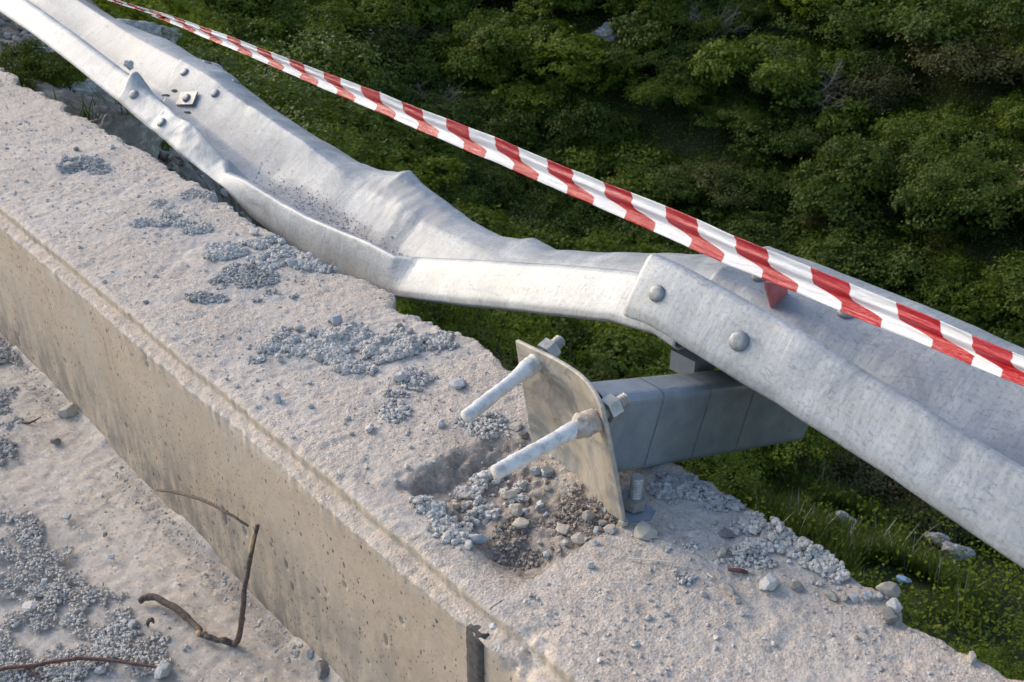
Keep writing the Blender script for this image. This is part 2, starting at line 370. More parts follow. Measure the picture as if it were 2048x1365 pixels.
def wall_top(X, Y):
    """height and earth mask of the parapet's upper face"""
    z = .0018*fbm(X*7, Y*7, 0, 3, 21)+.0010*fbm(X*38, Y*38, 0, 2, 22)+.0011*fbm(X*130, Y*130, 0, 2, 23)
    z = z-.0020*sstep(.35, .8, fbm(X*30, Y*30, 0, 2, 29))
    sd = poly_sd(X, Y, CRATER)+.010*fbm(X*42, Y*42, 0, 3, 31)
    dep = .025*sstep(-.004, .045, sd)*(1-.60*sstep(.80, .93, Y))*(1-.35*sstep(-.93, -.80, X))
    sc = np.exp(-(((X-SCOOP[0])*.62+(Y-SCOOP[1])*.5)**2/.0016+((X-SCOOP[0])*-.5+(Y-SCOOP[1])*.62)**2/.0009))
    dep = dep+.024*sc
    rough = sstep(0, .03, sd)
    z = z-dep+rough*(.006*fbm(X*55, Y*55, 0, 3, 33))
    soil = np.clip(sstep(-.006, .012, sd)*(.9+.3*fbm(X*30, Y*30, 0, 2, 35)), 0, 1)
    halo = .35*sstep(-.07, 0, sd)*np.clip(.5+fbm(X*20, Y*20, 0, 3, 36), 0, 1)
    return z, np.clip(np.maximum(soil, halo), 0, 1)
JX = -.772
def back_edge(xs, seed=None):
    def e(s): return 1.066+.011*fbm(xs*5, xs*0, 0, 4, s)+.006*fbm(xs*40, xs*0, 0, 3, s+1)-.020*sstep(.35, .75, fbm(xs*7+3, xs*0, 0, 2, s+2))
    return e(seed) if seed is not None else np.where(xs > JX, e(60), e(40))
def wall(name, x0, x1, label, xs, seed, redpaint=None, broken=False):
    nx = len(xs)
    # stations across the section: back foot -> back edge -> top -> riser -> ledge -> formed face
    tz = np.arange(0, 1.0001, 1/122.)
    fz = np.concatenate([np.linspace(0, 1, 128)])
    yb = back_edge(xs, seed)
    yf = .653+.0014*fbm(xs*14, xs*0, 0, 4, seed+4)+.0012*fbm(xs*90, xs*0, 0, 2, seed+5)
    yl = .629+.0025*fbm(xs*10, xs*0, 0, 3, seed+6)+.002*fbm(xs*70, xs*0, 0, 2, seed+7)
    rows = []; face = []; soil = []; red = []
    for q in np.linspace(0, 1, 14):                                       # back face
        y = yb-.030*sstep(0, .25, 1-q)+.008*fbm(xs*12, xs*0+q*9, 0, 4, seed+8)*sstep(0, .2, 1-q)+.001; z = -2.6+(2.6-.012)*q
        rows.append(np.stack([xs, y, xs*0+z], -1)); face.append(xs*0+.3); soil.append(xs*0); red.append(xs*0)
    for q in tz:                                                          # top
        y = yb+(yf-yb)*q; z, so = wall_top(xs, y)
        e = sstep(0, .02, 1-q); z = z-.004*np.exp(-(q*.41)**2/.00008)*(1+fbm(xs*30, xs*0, 0, 2, seed+9))-.0025*np.exp(-((1-q)*.41)**2/.00002)
        rows.append(np.stack([xs, y, z], -1)); face.append(xs*0); soil.append(so); red.append(xs*0)
    for q in (.2, .4, .6, .8, 1.0):                                       # narrow riser left by the formwork
        z = -.001-.024*q; y = yf+(-.003+.004*q)+.0012*fbm(xs*60, xs*0+q*3, 0, 2, seed+10)
        rows.append(np.stack([xs, y, xs*0+z], -1)); face.append(xs*0+(.7 if .1 < q < .9 else .4)); soil.append(xs*0); red.append(xs*0)
    for q in (.25, .5, .75, .92, 1.0):                                     # rough ledge
        y = yf+(yl-yf)*q; z = -.0255-.0035*q+.0022*fbm(xs*55, xs*0+q*5, 0, 3, seed+11)-.004*sstep(.88, 1, q)
        rows.append(np.stack([xs, y, z], -1)); face.append(xs*0+.0+.35*(q >= 1)); soil.append(xs*0); red.append(xs*0)
    for q in fz[1:]:                                                      # formed face
        z = -.034-q*(.45-.034); y = .629+(yl-.629)*np.exp(-q*28)+.0015+.0008*fbm(xs*5, xs*0+z*5, 0, 3, seed+12)+.0005*fbm(xs*45, xs*0+z*45, 0, 2, seed+13)
        rp = np.zeros(nx)
        if redpaint is not None: rp = np.exp(-((xs-redpaint[0])/.085)**2-((z-redpaint[1]-.15*(xs-redpaint[0]))/.045)**2)
        edge = sstep(0, .06, q+.02*fbm(xs*30, xs*0, 0, 3, seed+14))
        rows.append(np.stack([xs, y, xs*0+z], -1)); face.append(.4+.6*edge); soil.append(xs*0); red.append(np.clip(rp*1.6, 0, 1))
    G = np.stack(rows, 0)
    fa = np.stack(face, 0)
    i0 = 14+len(tz)+10
    # blow holes pressed into the formed face
    Fc = G[i0:]; hr = np.random.default_rng(seed)
    for k in range(120):
        hx = hr.uniform(max(xs.min(), -3.4), xs.max()); hz = -.045-.36*hr.random()**1.1; r = .0016+.0040*hr.random()**3.5; el = hr.uniform(1, 1.8)
        if k % 20 == 0: r *= 1.6; el = 2.6
        ix = np.where(abs(xs-hx) < r*2)[0]
        if len(ix) == 0: continue
        sub = Fc[:, ix]; d2 = ((sub[..., 0]-hx)/r)**2+((sub[..., 2]-hz)/(r*el))**2
        sub[..., 1] += np.where(d2 < 1.3, .008*np.clip(1.3-d2, 0, 1), 0)
        Fc[:, ix] = sub
    G[i0:] = Fc
    if broken is not False:                                                # the corner at the joint has crumbled
        w = np.exp(-((G[..., 0]-broken)/.030)**2)*np.exp(-((G[..., 1]-.64)/.035)**2)*sstep(-.075, -.02, G[..., 2])
        n = fbm(G[..., 0]*45, G[..., 1]*45, G[..., 2]*45, 3, seed+20)
        G[..., 2] -= w*(.006+.009*n); G[..., 1] += w*(.006+.010*n)
        fa = fa*(1-np.clip(1.4*w, 0, 1))
    e = xs[-1] if xs.max() < -.7 else xs[0]; up = np.ones(G.shape[0]); up[i0+1:] = 0; up[:14] = 0            # above the filler the two lengths touch
    G[..., 0] += np.sign(JX-e)*(.0175+.002*fbm(G[..., 1]*60, G[..., 1]*0, 0, 2, 5)*(up[:, None] > 0))*up[:, None]*np.exp(-((xs-e)/.02)**2)[None]
    o = mesh_obj(name, G.reshape(-1, 3), grid_faces(G.shape[0], nx), M['concrete'])
    attr(o, 'face', fa); attr(o, 'soil', np.stack(soil, 0)); attr(o, 'redpaint', np.stack(red, 0))
    tag(o, label, 'wall', 'lengths of the roadside parapet')
    return o

xa = np.concatenate([np.linspace(-14, -5, 90)[:-1], np.linspace(-5, -2.6, 300)[:-1], np.linspace(-2.6, -1.5, 240)[:-1], np.arange(-1.5, JX-.016, .0032)]); xa = np.append(xa, JX-.016)
xb = np.concatenate([np.arange(JX+.016, .05, .0034), np.linspace(.05, 2.5, 60)])
wall('concrete_parapet', 0, 0, 'long beige concrete parapet with chipped pocket, running behind the twigs', xa, 40, redpaint=(-2.1045, 0.6300, -0.3736))
wall('concrete_parapet', 0, 0, 'parapet length beyond the black joint, flat top strewn with stones', xb, 60, broken=JX+.075)
# black joint filler
V = []; 
js = np.linspace(-.45, -.034, 60)
bmv = []
for i, z in enumerate(np.concatenate([js, [-.034]*4])):
    y = .637 if i < 60 else .637+(i-59)*.036
    bmv.append([(JX-.0165, y+.001*vnoise(i*.7, 1.)), (JX+.0165, y+.001*vnoise(i*.7, 9.))])
    zz = z-.004*vnoise(i*1.3, 4.)-(.006 if i >= 60 else 0)
    bmv[-1] = [(p[0], p[1], zz) for p in bmv[-1]]
V = np.array(bmv)
Vm = np.stack([V[:, 0], V[:, 0]*.66+V[:, 1]*.34+[0, .0015, 0], V[:, 0]*.33+V[:, 1]*.67+[0, -.001, 0], V[:, 1]], 1)
jo = mesh_obj('joint_filler', Vm.reshape(-1, 3), grid_faces(len(V), 4), M['bitumen'])
tag(jo, 'dark bitumen strip filling the joint between the parapet lengths', 'joint strip')
sm = jo.modifiers.new('thick', 'SOLIDIFY'); sm.thickness = .02; sm.offset = 0
# ------------------------------------------------------------------ guardrail beams
# ---- guardrail beam: lofted W section, columns x, A (near flange foot), B (near crest), E (trough), F (far shoulder), H (far crest), W (crest setback)
def beam_grid(T, xs, m=8, y0=1.13, dz=0.0):
    T = np.array(T); T = T[np.argsort(T[:, 0])]
    A, B, E, Fz, H, W = [np.interp(xs, T[:, 0], T[:, k]) for k in range(1, 7)]
    fin = np.interp(xs, [-2.78, -2.66, -2.434, -2.424], [0, 1, 1, 0])        # near fold crushed to a thin upright lip
    drop = np.clip((np.minimum(B, Fz+.06)-E)*.30, 0, .03); k = W/.06
    prof = [(.034, A-.010), (.013, A-.008), (.001, A+.002), (.004*k, A+.22*(B-A)), (.030*k, A+.66*(B-A)), (.051*k, A+.955*(B-A)), (.060*k, B),
            (.060*k+.013-.006*fin, B-.003-fin*.45*(B-E)), (.118-.035*fin, E+.1*(B-E)*(1-fin)), (.148, E-drop), (.205, E-.9*drop), (.236, E), (.290, E+.86*(Fz-E)), (.301, Fz),
            (.318, Fz+.2*(H-Fz)+.004), (.360, Fz+.72*(H-Fz)+.006), (.390, H), (.404, H-.014), (.414, H-.05)]
    P = np.stack([np.stack([xs, y0+0*xs+o, z+dz], -1) for o, z in prof], 1)
    n = P.shape[1]; t = np.linspace(0, n-1, (n-1)*m+1); i = np.minimum(t.astype(int), n-2); f = (t-i)[None, :, None]
    G = P[:, i]*(1-f)+P[:, i+1]*f
    for _ in range(4): G[:, 1:-1] = .25*G[:, :-2]+.5*G[:, 1:-1]+.25*G[:, 2:]
    return G

BEAM_A = [(-7.000, 0.430, 0.500, 0.360, 0.410, 0.370, 0.060),
 (-6.500, 0.386, 0.453, 0.318, 0.363, 0.320, 0.060),
 (-6.000, 0.341, 0.406, 0.276, 0.316, 0.271, 0.060),
 (-5.500, 0.297, 0.359, 0.234, 0.269, 0.221, 0.060),
 (-5.000, 0.252, 0.312, 0.192, 0.222, 0.171, 0.060),
 (-4.500, 0.208, 0.265, 0.150, 0.175, 0.122, 0.060),
 (-4.000, 0.163, 0.219, 0.108, 0.128, 0.072, 0.060),
 (-3.900, 0.154, 0.209, 0.092, 0.119, 0.063, 0.060),
 (-3.800, 0.145, 0.200, 0.073, 0.109, 0.053, 0.060),
 (-3.700, 0.137, 0.190, 0.053, 0.099, 0.049, 0.060),
 (-3.600, 0.130, 0.181, 0.042, 0.089, 0.051, 0.060),
 (-3.500, 0.123, 0.171, 0.034, 0.078, 0.053, 0.060),
 (-3.400, 0.112, 0.159, 0.026, 0.072, 0.059, 0.060),
 (-3.300, 0.100, 0.148, 0.024, 0.068, 0.052, 0.060),
 (-3.200, 0.088, 0.135, 0.021, 0.064, 0.040, 0.060),
 (-3.100, 0.074, 0.121, 0.019, 0.062, 0.036, 0.060),
 (-3.000, 0.060, 0.108, 0.007, 0.056, 0.033, 0.060),
 (-2.900, 0.047, 0.100, -0.009, 0.043, 0.008, 0.060),
 (-2.800, 0.028, 0.072, -0.025, 0.026, -0.011, 0.060),
 (-2.700, 0.012, 0.062, -0.041, 0.015, -0.026, 0.060)]
BEAM_B = [(-3.120, 0.077, 0.124, 0.019, 0.062, 0.037, 0.060),
 (-3.060, 0.069, 0.116, 0.017, 0.059, 0.035, 0.060),
 (-3.000, 0.061, 0.108, 0.007, 0.056, 0.033, 0.060),
 (-3.000, 0.060, 0.108, 0.007, 0.056, 0.033, 0.060),
 (-2.977, 0.057, 0.106, 0.003, 0.054, 0.032, 0.060),
 (-2.940, 0.053, 0.103, -0.003, 0.050, 0.017, 0.060),
 (-2.930, 0.051, 0.103, -0.004, 0.048, 0.013, 0.060),
 (-2.903, 0.048, 0.101, -0.009, 0.044, 0.009, 0.060),
 (-2.880, 0.044, 0.093, -0.012, 0.040, 0.004, 0.060),
 (-2.820, 0.032, 0.074, -0.022, 0.029, -0.007, 0.060),
 (-2.818, 0.032, 0.074, -0.022, 0.029, -0.007, 0.060),
 (-2.760, 0.021, 0.068, -0.031, 0.022, -0.018, 0.060),
 (-2.739, 0.018, 0.066, -0.035, 0.019, -0.022, 0.060),
 (-2.700, 0.012, 0.062, -0.041, 0.015, -0.026, 0.060),
 (-2.700, 0.012, 0.062, -0.041, 0.015, -0.026, 0.060),
 (-2.640, 0.002, 0.057, -0.050, 0.008, -0.032, 0.060),
 (-2.587, -0.009, 0.053, -0.059, 0.002, -0.038, 0.060),
 (-2.580, -0.010, 0.051, -0.060, 0.002, -0.038, 0.060),
 (-2.520, -0.018, 0.034, -0.070, -0.006, -0.044, 0.060),
 (-2.519, -0.018, 0.034, -0.071, -0.006, -0.045, 0.060),
 (-2.516, -0.019, 0.033, -0.071, -0.007, -0.045, 0.060),
 (-2.460, -0.025, 0.011, -0.081, -0.014, -0.049, 0.060),
 (-2.427, -0.028, -0.001, -0.083, -0.018, -0.051, 0.060),
 (-2.400, -0.031, -0.006, -0.083, -0.022, -0.053, 0.046),
 (-2.368, -0.035, -0.013, -0.084, -0.028, -0.056, 0.030),
 (-2.350, -0.037, -0.011, -0.085, -0.031, -0.057, 0.030),
 (-2.340, -0.038, -0.011, -0.085, -0.033, -0.058, 0.030),
 (-2.299, -0.050, -0.007, -0.086, -0.040, -0.063, 0.030),
 (-2.280, -0.055, -0.006, -0.086, -0.044, -0.060, 0.030),
 (-2.267, -0.059, -0.005, -0.087, -0.046, -0.059, 0.030),
 (-2.220, -0.072, -0.007, -0.091, -0.055, -0.054, 0.030),
 (-2.204, -0.077, -0.008, -0.093, -0.058, -0.053, 0.030),
 (-2.160, -0.082, -0.009, -0.100, -0.064, -0.042, 0.030),
 (-2.128, -0.085, -0.011, -0.104, -0.062, -0.035, 0.030),
 (-2.102, -0.088, -0.012, -0.106, -0.061, -0.023, 0.030),
 (-2.100, -0.088, -0.012, -0.107, -0.061, -0.022, 0.030),
 (-2.082, -0.090, -0.011, -0.107, -0.060, -0.014, 0.030),
 (-2.040, -0.094, -0.010, -0.109, -0.059, -0.035, 0.030),
 (-2.034, -0.095, -0.010, -0.110, -0.059, -0.038, 0.030),
 (-1.992, -0.098, -0.010, -0.112, -0.059, -0.046, 0.030),
 (-1.980, -0.098, -0.009, -0.112, -0.061, -0.048, 0.030),
 (-1.933, -0.099, -0.005, -0.124, -0.073, -0.057, 0.030),
 (-1.920, -0.099, -0.004, -0.127, -0.076, -0.059, 0.030),
 (-1.860, -0.099, 0.001, -0.124, -0.074, -0.070, 0.030),
 (-1.842, -0.100, 0.003, -0.122, -0.074, -0.073, 0.030),
 (-1.835, -0.100, 0.004, -0.121, -0.073, -0.074, 0.030),
 (-1.800, -0.100, 0.007, -0.117, -0.072, -0.076, 0.030),
 (-1.772, -0.094, 0.009, -0.114, -0.071, -0.078, 0.030),
 (-1.745, -0.088, 0.012, -0.110, -0.071, -0.077, 0.030),
 (-1.740, -0.087, 0.012, -0.110, -0.070, -0.077, 0.030),
 (-1.722, -0.083, 0.012, -0.108, -0.070, -0.076, 0.030),
 (-1.680, -0.074, 0.013, -0.101, -0.069, -0.065, 0.030),
 (-1.662, -0.070, 0.013, -0.097, -0.068, -0.061, 0.030),
 (-1.654, -0.068, 0.013, -0.096, -0.067, -0.058, 0.030),
 (-1.620, -0.059, 0.017, -0.089, -0.065, -0.046, 0.051),
 (-1.617, -0.058, 0.017, -0.088, -0.064, -0.045, 0.053),
 (-1.604, -0.054, 0.018, -0.086, -0.063, -0.045, 0.060),
 (-1.560, -0.040, 0.033, -0.077, -0.051, -0.047, 0.060),
 (-1.543, -0.035, 0.039, -0.074, -0.047, -0.048, 0.060),
 (-1.500, -0.021, 0.054, -0.065, -0.036, -0.034, 0.060),
 (-1.440, -0.002, 0.074, -0.045, -0.020, -0.014, 0.060),
 (-1.439, -0.002, 0.074, -0.044, -0.020, -0.014, 0.060),
 (-1.409, 0.008, 0.084, -0.034, -0.012, -0.004, 0.060),
 (-1.380, 0.018, 0.094, -0.024, -0.002, 0.006, 0.060),
 (-1.320, 0.038, 0.113, -0.004, 0.020, 0.027, 0.060),
 (-1.260, 0.058, 0.133, 0.017, 0.043, 0.047, 0.060),
 (-1.247, 0.063, 0.137, 0.021, 0.048, 0.052, 0.060),
 (-1.200, 0.078, 0.152, 0.036, 0.065, 0.068, 0.060),
 (-1.140, 0.098, 0.171, 0.055, 0.086, 0.088, 0.060),
 (-1.136, 0.099, 0.172, 0.056, 0.087, 0.090, 0.060),
 (-1.101, 0.110, 0.183, 0.068, 0.100, 0.099, 0.060),
 (-1.080, 0.117, 0.189, 0.074, 0.107, 0.105, 0.060),
 (-1.020, 0.137, 0.206, 0.094, 0.128, 0.122, 0.060),
 (-0.930, 0.153, 0.226, 0.141, 0.149, 0.143, 0.060),
 (-0.850, 0.139, 0.219, 0.138, 0.151, 0.145, 0.060),
 (-0.750, 0.132, 0.209, 0.131, 0.150, 0.144, 0.060)]
BEAM_C = [(-0.990, 0.155, 0.247, 0.155, 0.159, 0.153, 0.060),
 (-0.950, 0.159, 0.246, 0.153, 0.160, 0.154, 0.060),
 (-0.900, 0.156, 0.244, 0.152, 0.162, 0.156, 0.060),
 (-0.800, 0.144, 0.234, 0.148, 0.164, 0.158, 0.060),
 (-0.700, 0.135, 0.225, 0.131, 0.164, 0.158, 0.060),
 (-0.600, 0.122, 0.207, 0.126, 0.162, 0.156, 0.060),
 (-0.500, 0.109, 0.192, 0.117, 0.155, 0.149, 0.060),
 (-0.400, 0.092, 0.177, 0.102, 0.151, 0.145, 0.060),
 (-0.300, 0.077, 0.165, 0.090, 0.146, 0.140, 0.060),
 (0.600, -0.050, 0.040, -0.030, 0.026, 0.020, 0.060)]
def loft(T, s0, s1, step, m=8, dz=0.0, s0far=None):
    """sheet between the (possibly slanted) ends s0..s0far and s1; returns (n, m, 3)"""
    fine = np.arange(min(s0, s0far or s0)-.02, s1+.02, .004); g = beam_grid(T, fine, m, 1.13, dz); m = g.shape[1]
    n = int((s1-s0)/step)+2; out = np.zeros((n, m, 3))
    for j in range(m):
        a = s0+((s0far-s0)*float(sstep(.05, .30, g[0, j, 1]-1.13)) if s0far else 0)
        xs = np.linspace(a, s1, n); out[:, j, 0] = xs
        for k in (1, 2): out[:, j, k] = np.interp(xs, fine, g[:, j, k])
    return out
def part(name, V, Fc, mat, root, parent=None, smooth=True):
    return mesh_obj(name, np.asarray(V, float)-np.array(root.location)[None], Fc, mat, parent or root, smooth)
def beam(G, label, base, dust=None):
    root = thing('guardrail_beam', label, 'guardrail', base, 'beams of the crash barrier')
    n, m = G.shape[:2]
    o = part('sheet', G.reshape(-1, 3), grid_faces(n, m), M['galv'], root)
    ax = np.concatenate([[0], np.cumsum(np.linalg.norm(np.diff(G, axis=1), axis=2).mean(0))])
    U = np.stack([G[..., 0], np.broadcast_to(ax, (n, m))], -1).reshape(-1, 2); uvset(o, U)
    attr(o, 'dust', dust if dust is not None else np.zeros(n*m))
    s = o.modifiers.new('gauge', 'SOLIDIFY'); s.thickness = .0038; s.offset = -1
    return root
def at_grid(G, x, j):
    i = int(np.clip(abs(G[:, j, 0]-x).argmin(), 1, len(G)-2)); j = int(np.clip(j, 1, G.shape[1]-2))
    p = G[i, j]; n = np.cross(G[i+1, j]-G[i-1, j], G[i, j+1]-G[i, j-1]); n /= np.linalg.norm(n)
    if n[2] < 0 and abs(n[2]) > .2 or (abs(n[2]) <= .2 and n[1] > 0): n = -n
    return Vector(p), Vector(n)
def dome(r, h, seg=20, rings=((1, 0), (1, .35), (.93, .6), (.72, .86), (.4, .97))):
    V = []; Fc = []
    for q, (k, z) in enumerate(rings):
        for a in range(seg): V.append((r*k*math.cos(2*math.pi*a/seg), r*k*math.sin(2*math.pi*a/seg), h*z))
    for q in range(len(rings)-1):
        for a in range(seg): b = (a+1) % seg; Fc.append((q*seg+a, q*seg+b, q*seg+seg+b, q*seg+seg+a))
    c = len(V); V.append((0, 0, h)); t = (len(rings)-1)*seg
    for a in range(0, seg, 2): Fc.append((t+a, t+a+1, t+(a+2) % seg, c))
    return np.array(V), Fc
def orient(V, p, n, spin=0):
    q = Vector(n).to_track_quat('Z', 'Y').to_matrix() @ Matrix.Rotation(spin, 3, 'Z')
    return np.asarray(V) @ np.array(q).T+np.array(p)
def bolt(root, G, x, j, r=.0135, lift=.0005):
    p, n = at_grid(G, x, j)
    V, Fc = dome(r, r*.42); part('bolt_head', orient(V, p+n*lift, n), Fc, M['bolt'], root)
    return p, n

GA = loft(BEAM_A, -7.0, -2.70, .02, dz=-.004)
GB = loft(BEAM_B, -2.905, -.885, .005, s0far=-3.115)
GC = loft(BEAM_C, -.992, .6, .006, dz=.004)
# dents and creases
x, y, z = GB[..., 0].copy(), GB[..., 1].copy(), GB[..., 2].copy(); o = y-1.13
near = sstep(-.01, .01, o)*(1-sstep(.09, .12, o)); far = sstep(.25, .30, o)
GB[..., 2] += near*np.exp(-((x+2.66)/.17)**2)*.005*fbm(x*14, y*22, 0, 3, 71)
GB[..., 1] += near*np.exp(-((x+2.66)/.17)**2)*.005*fbm(x*11, z*20, 0, 3, 72)
GB[..., 2] += far*np.exp(-((x+2.03)/.18)**2)*.0022*fbm(x*40, y*24, 0, 3, 73)
GB[..., 2] += (far+.3)*.0014*fbm(x*18, y*14, 0, 2, 74)
GB[..., 2] += sstep(.02, .05, o)*(1-sstep(.09, .12, o))*np.exp(-((x+2.905)/.03)**2)*.018
GC[..., 2] += .0012*fbm(GC[..., 0]*16, GC[..., 1]*12, 0, 3, 75)
dB = np.clip(sstep(.12, .15, o)*(1-sstep(.21, .24, o))*np.exp(-((x+2.1)/.32)**2)*.7+sstep(.29, .31, o)*(1-sstep(.34, .37, o))*np.exp(-((x+1.98)/.22)**2)*.6, 0, 1)*np.clip(.6+.8*fbm(x*20, y*30, 0, 3, 76), 0, 1)
ra = beam(GA, 'straight galvanised guardrail beam reaching away behind the rocky bank', (-4.5, 1.3, .1))
rb = beam(GB, 'sagging crumpled guardrail beam with torn near fold, spliced at both ends', (-1.9, 1.3, -.08), dB.ravel())
rc = beam(GC, 'guardrail beam lapped over its neighbour and resting across the fallen post', (-.4, 1.3, .1))
for px, j in ((-3.050, 94), (-2.870, 94), (-3.092, 124), (-2.930, 125), (-2.858, 32), (-2.684, 30)): bolt(rb, GB, px, j)
p, n = at_grid(GB, -2.948, 86)
def box(cx, cy, cz, c=(0, 0, 0)):
    V = np.array([(sx*cx/2, sy*cy/2, sz*cz/2) for sx in (-1, 1) for sy in (-1, 1) for sz in (-1, 1)])+np.array(c)
    return V, [(0, 1, 3, 2), (4, 6, 7, 5), (0, 4, 5, 1), (2, 3, 7, 6), (0, 2, 6, 4), (1, 5, 7, 3)]
V, Fc = box(.066, .044, .005, (0, 0, .006)); wp = part('washer_plate', orient(V, p, n, .25), Fc, M['stud'], rb, None, False)
V, Fc = dome(.0135, .006); part('bolt_head', orient(V, p+n*.0085, n), Fc, M['bolt'], rb, wp)
for px, j, sx in ((-3.026, 85, .013), (-3.098, 80, .018), (-2.912, 80, .018)):
    p, n = at_grid(GB, px, j); V, Fc = dome(1, .0006); V = V*[sx, .0055, 1]
    part('slot', orient(V, p+n*.0004, n, .1), Fc, M['bitumen'], rb)
for px, j, r in ((-0.947, 30, .0138), (-0.785, 30, .0155), (-0.929, 93, .0138), (-0.761, 94, .0150)): bolt(rc, GC, px, j, r)
# red reflector blade folded up in the trough of the nearer beam
rp = np.array([(-0.8600, 1.3184, 0.2053), (-0.8600, 1.3855, 0.1754), (-0.8600, 1.3967, 0.1374), (-0.8600, 1.3646, 0.1178)]); th = np.array([[.004, 0, 0]])
V = np.vstack([rp, rp-th]); Fc = [(0, 1, 2, 3), (7, 6, 5, 4), (0, 4, 5, 1), (1, 5, 6, 2), (2, 6, 7, 3), (3, 7, 4, 0)]
rfo = part('reflector', V, Fc, M['reflector'], rc, None, False); rfo['label'] = 'dull red reflector blade standing in the trough'
q = np.array([(-0.8580, 1.3617, 0.1188), (-0.8580, 1.3939, 0.1373), (-0.8450, 1.3810, 0.1322), (-0.8450, 1.3581, 0.1228)])
V = np.vstack([q, q-[[.003, 0, .002]]]); part('bracket', V, Fc, M['stud'], rfo and rc, rfo, False)

# ------------------------------------------------------------------ torn-off post with its base plate and anchors
post = thing('guardrail_post', 'grey box post torn off the parapet with bent base plate and anchors', 'post', (-.86, .92, .0))
def plate_grid():
    top = [(-1.0250, 0.9350, 0.1793), (-0.9854, 0.9320, 0.1842), (-0.9441, 0.9280, 0.1907), (-0.9041, 0.9240, 0.1939), (-0.8664, 0.9160, 0.1967), (-0.8342, 0.9060, 0.1935), (-0.8080, 0.8960, 0.1848)]
    mid = [(-1.0114, 0.9420, 0.0697), (-0.9759, 0.9460, 0.0606), (-0.9361, 0.9480, 0.0617), (-0.8960, 0.9440, 0.0647), (-0.8521, 0.9300, 0.0789), (-0.8168, 0.9140, 0.0939), (-0.7861, 0.9000, 0.1058)]
    bot = [(-0.9747, 0.9350, -0.0362), (-0.9407, 0.9340, -0.0338), (-0.9034, 0.9320, -0.0304), (-0.8634, 0.9260, -0.0226), (-0.8231, 0.9180, -0.0117), (-0.7894, 0.9090, 0.0011), (-0.7602, 0.9020, 0.0095)]
    t, m, b = np.array(top), np.array(mid), np.array(bot)
    P = np.stack([t, .375*t+.75*m-.125*b, m, .375*b+.75*m-.125*t, b], 0)
    Q = np.stack([smooth_path(P[i], 40) for i in range(5)], 0)
    return np.stack([smooth_path(Q[:, k], 40) for k in range(40)], 1)
GP = plate_grid()
po = part('base_plate', GP.reshape(-1, 3), grid_faces(40, 40), M['plate'], post); s = po.modifiers.new('gauge', 'SOLIDIFY'); s.thickness = .0065; s.offset = 1
bv = po.modifiers.new('edge', 'BEVEL'); bv.width = .0015; bv.segments = 2; bv.limit_method = 'ANGLE'; bv.angle_limit = R(50)
# box section: axis leans down over the valley
def rect_ring(c, sx, sz, r, ax, n=6):
    pts = []
    for qx, qz, a0 in ((1, 1, 0), (-1, 1, 90), (-1, -1, 180), (1, -1, 270)):
        for k in range(n):
            a = R(a0+90*k/(n-1)); pts.append((qx*(sx/2-r)+r*math.cos(a), qz*(sz/2-r)+r*math.sin(a)))
    z = np.cross(np.array([1., 0, 0]), ax); z /= np.linalg.norm(z)
    return [np.array(c)+np.array([1., 0, 0])*a+z*b for a, b in pts]
ax = np.array([.02, .30, -.095]); ax /= np.linalg.norm(ax); c0 = np.array([-.857, .944, .0985])
secs = [(.0, .0), (.12, .0), (.25, .0), (.38, .0), (.50, .0)]
Vp = np.array([rect_ring(c0+ax*d, .064+2*e, .132+2*e, .014, ax) for d, e in secs]); m = Vp.shape[1]
Vp[0] += ax*((.930-.012*(Vp[0][:, 0:1]-c0[0])/.032-Vp[0][:, 1:2])/ax[1])      # end cut to follow the bent plate
Vp = np.concatenate([Vp, Vp[:, :1]], 1)
bs = part('box_section', Vp.reshape(-1, 3), grid_faces(len(secs), m+1), M['post_steel'], post, None, False)
cpv = np.vstack([rect_ring(c0+ax*.499, .062, .130, .013, ax), [c0+ax*.499]]); k = len(cpv)-1
part('end_cap', cpv, [(i, (i+1) % k, (i+2) % k, k) for i in range(0, k, 2)], M['post_steel'], post)
for d_ in (.080, .190, .302):                                             # welded seams round the box
    V = np.array([rect_ring(c0+ax*q, .064+.0012, .132+.0012, .0146, ax) for q in (d_-.0011, d_+.0011)]); V = np.concatenate([V, V[:, :1]], 1)
    part('seam', V.reshape(-1, 3), grid_faces(2, V.shape[1]), M['bolt'], post)
# weld bead along the top
wb = smooth_path([c0+ax*.075+[.020, 0, .0665], c0+ax*.14+[.018, 0, .0662], c0+ax*.21+[.016, 0, .0662], c0+ax*.27+[.018, 0, .0662]], 40, .0012, 5)
V, Fc = tube(wb, .0022, 6); part('weld_bead', V, Fc, M['post_steel'], post)
# spacer bracket hanging under the beam beside the post
sp0 = np.array((-0.9066, 1.2200, 0.0826)); V, Fc = box(.050, .07, .036, sp0); part('spacer_bracket', V, Fc, M['post_steel'], post, None, False)
def threads(a, b, r, pitch=.0046):
    a, b = np.array(a), np.array(b); L = np.linalg.norm(b-a); n = int(L/pitch*2)+2
    P = a+(b-a)*np.linspace(0, 1, n)[:, None]; rad = np.where(np.arange(n) % 2 == 0, r*1.04, r*.84); return tube(P, rad, 14)
def hexnut(c, d, r, h):
    V = []; 
    for z in (-h/2, h/2):
        for k in range(6): V.append((r*math.cos(R(60*k)), r*math.sin(R(60*k)), z))
    V += [(0, 0, -h/2), (0, 0, h/2)]
    Fc = [(k, (k+1) % 6, 6+(k+1) % 6, 6+k) for k in range(6)]
    for k in (0, 2, 4): Fc.append((k, 12, (k+2) % 6, k+1)); Fc.append((6+k, 7+k, 6+(k+2) % 6, 13))
    return orient(np.array(V), c, d), Fc
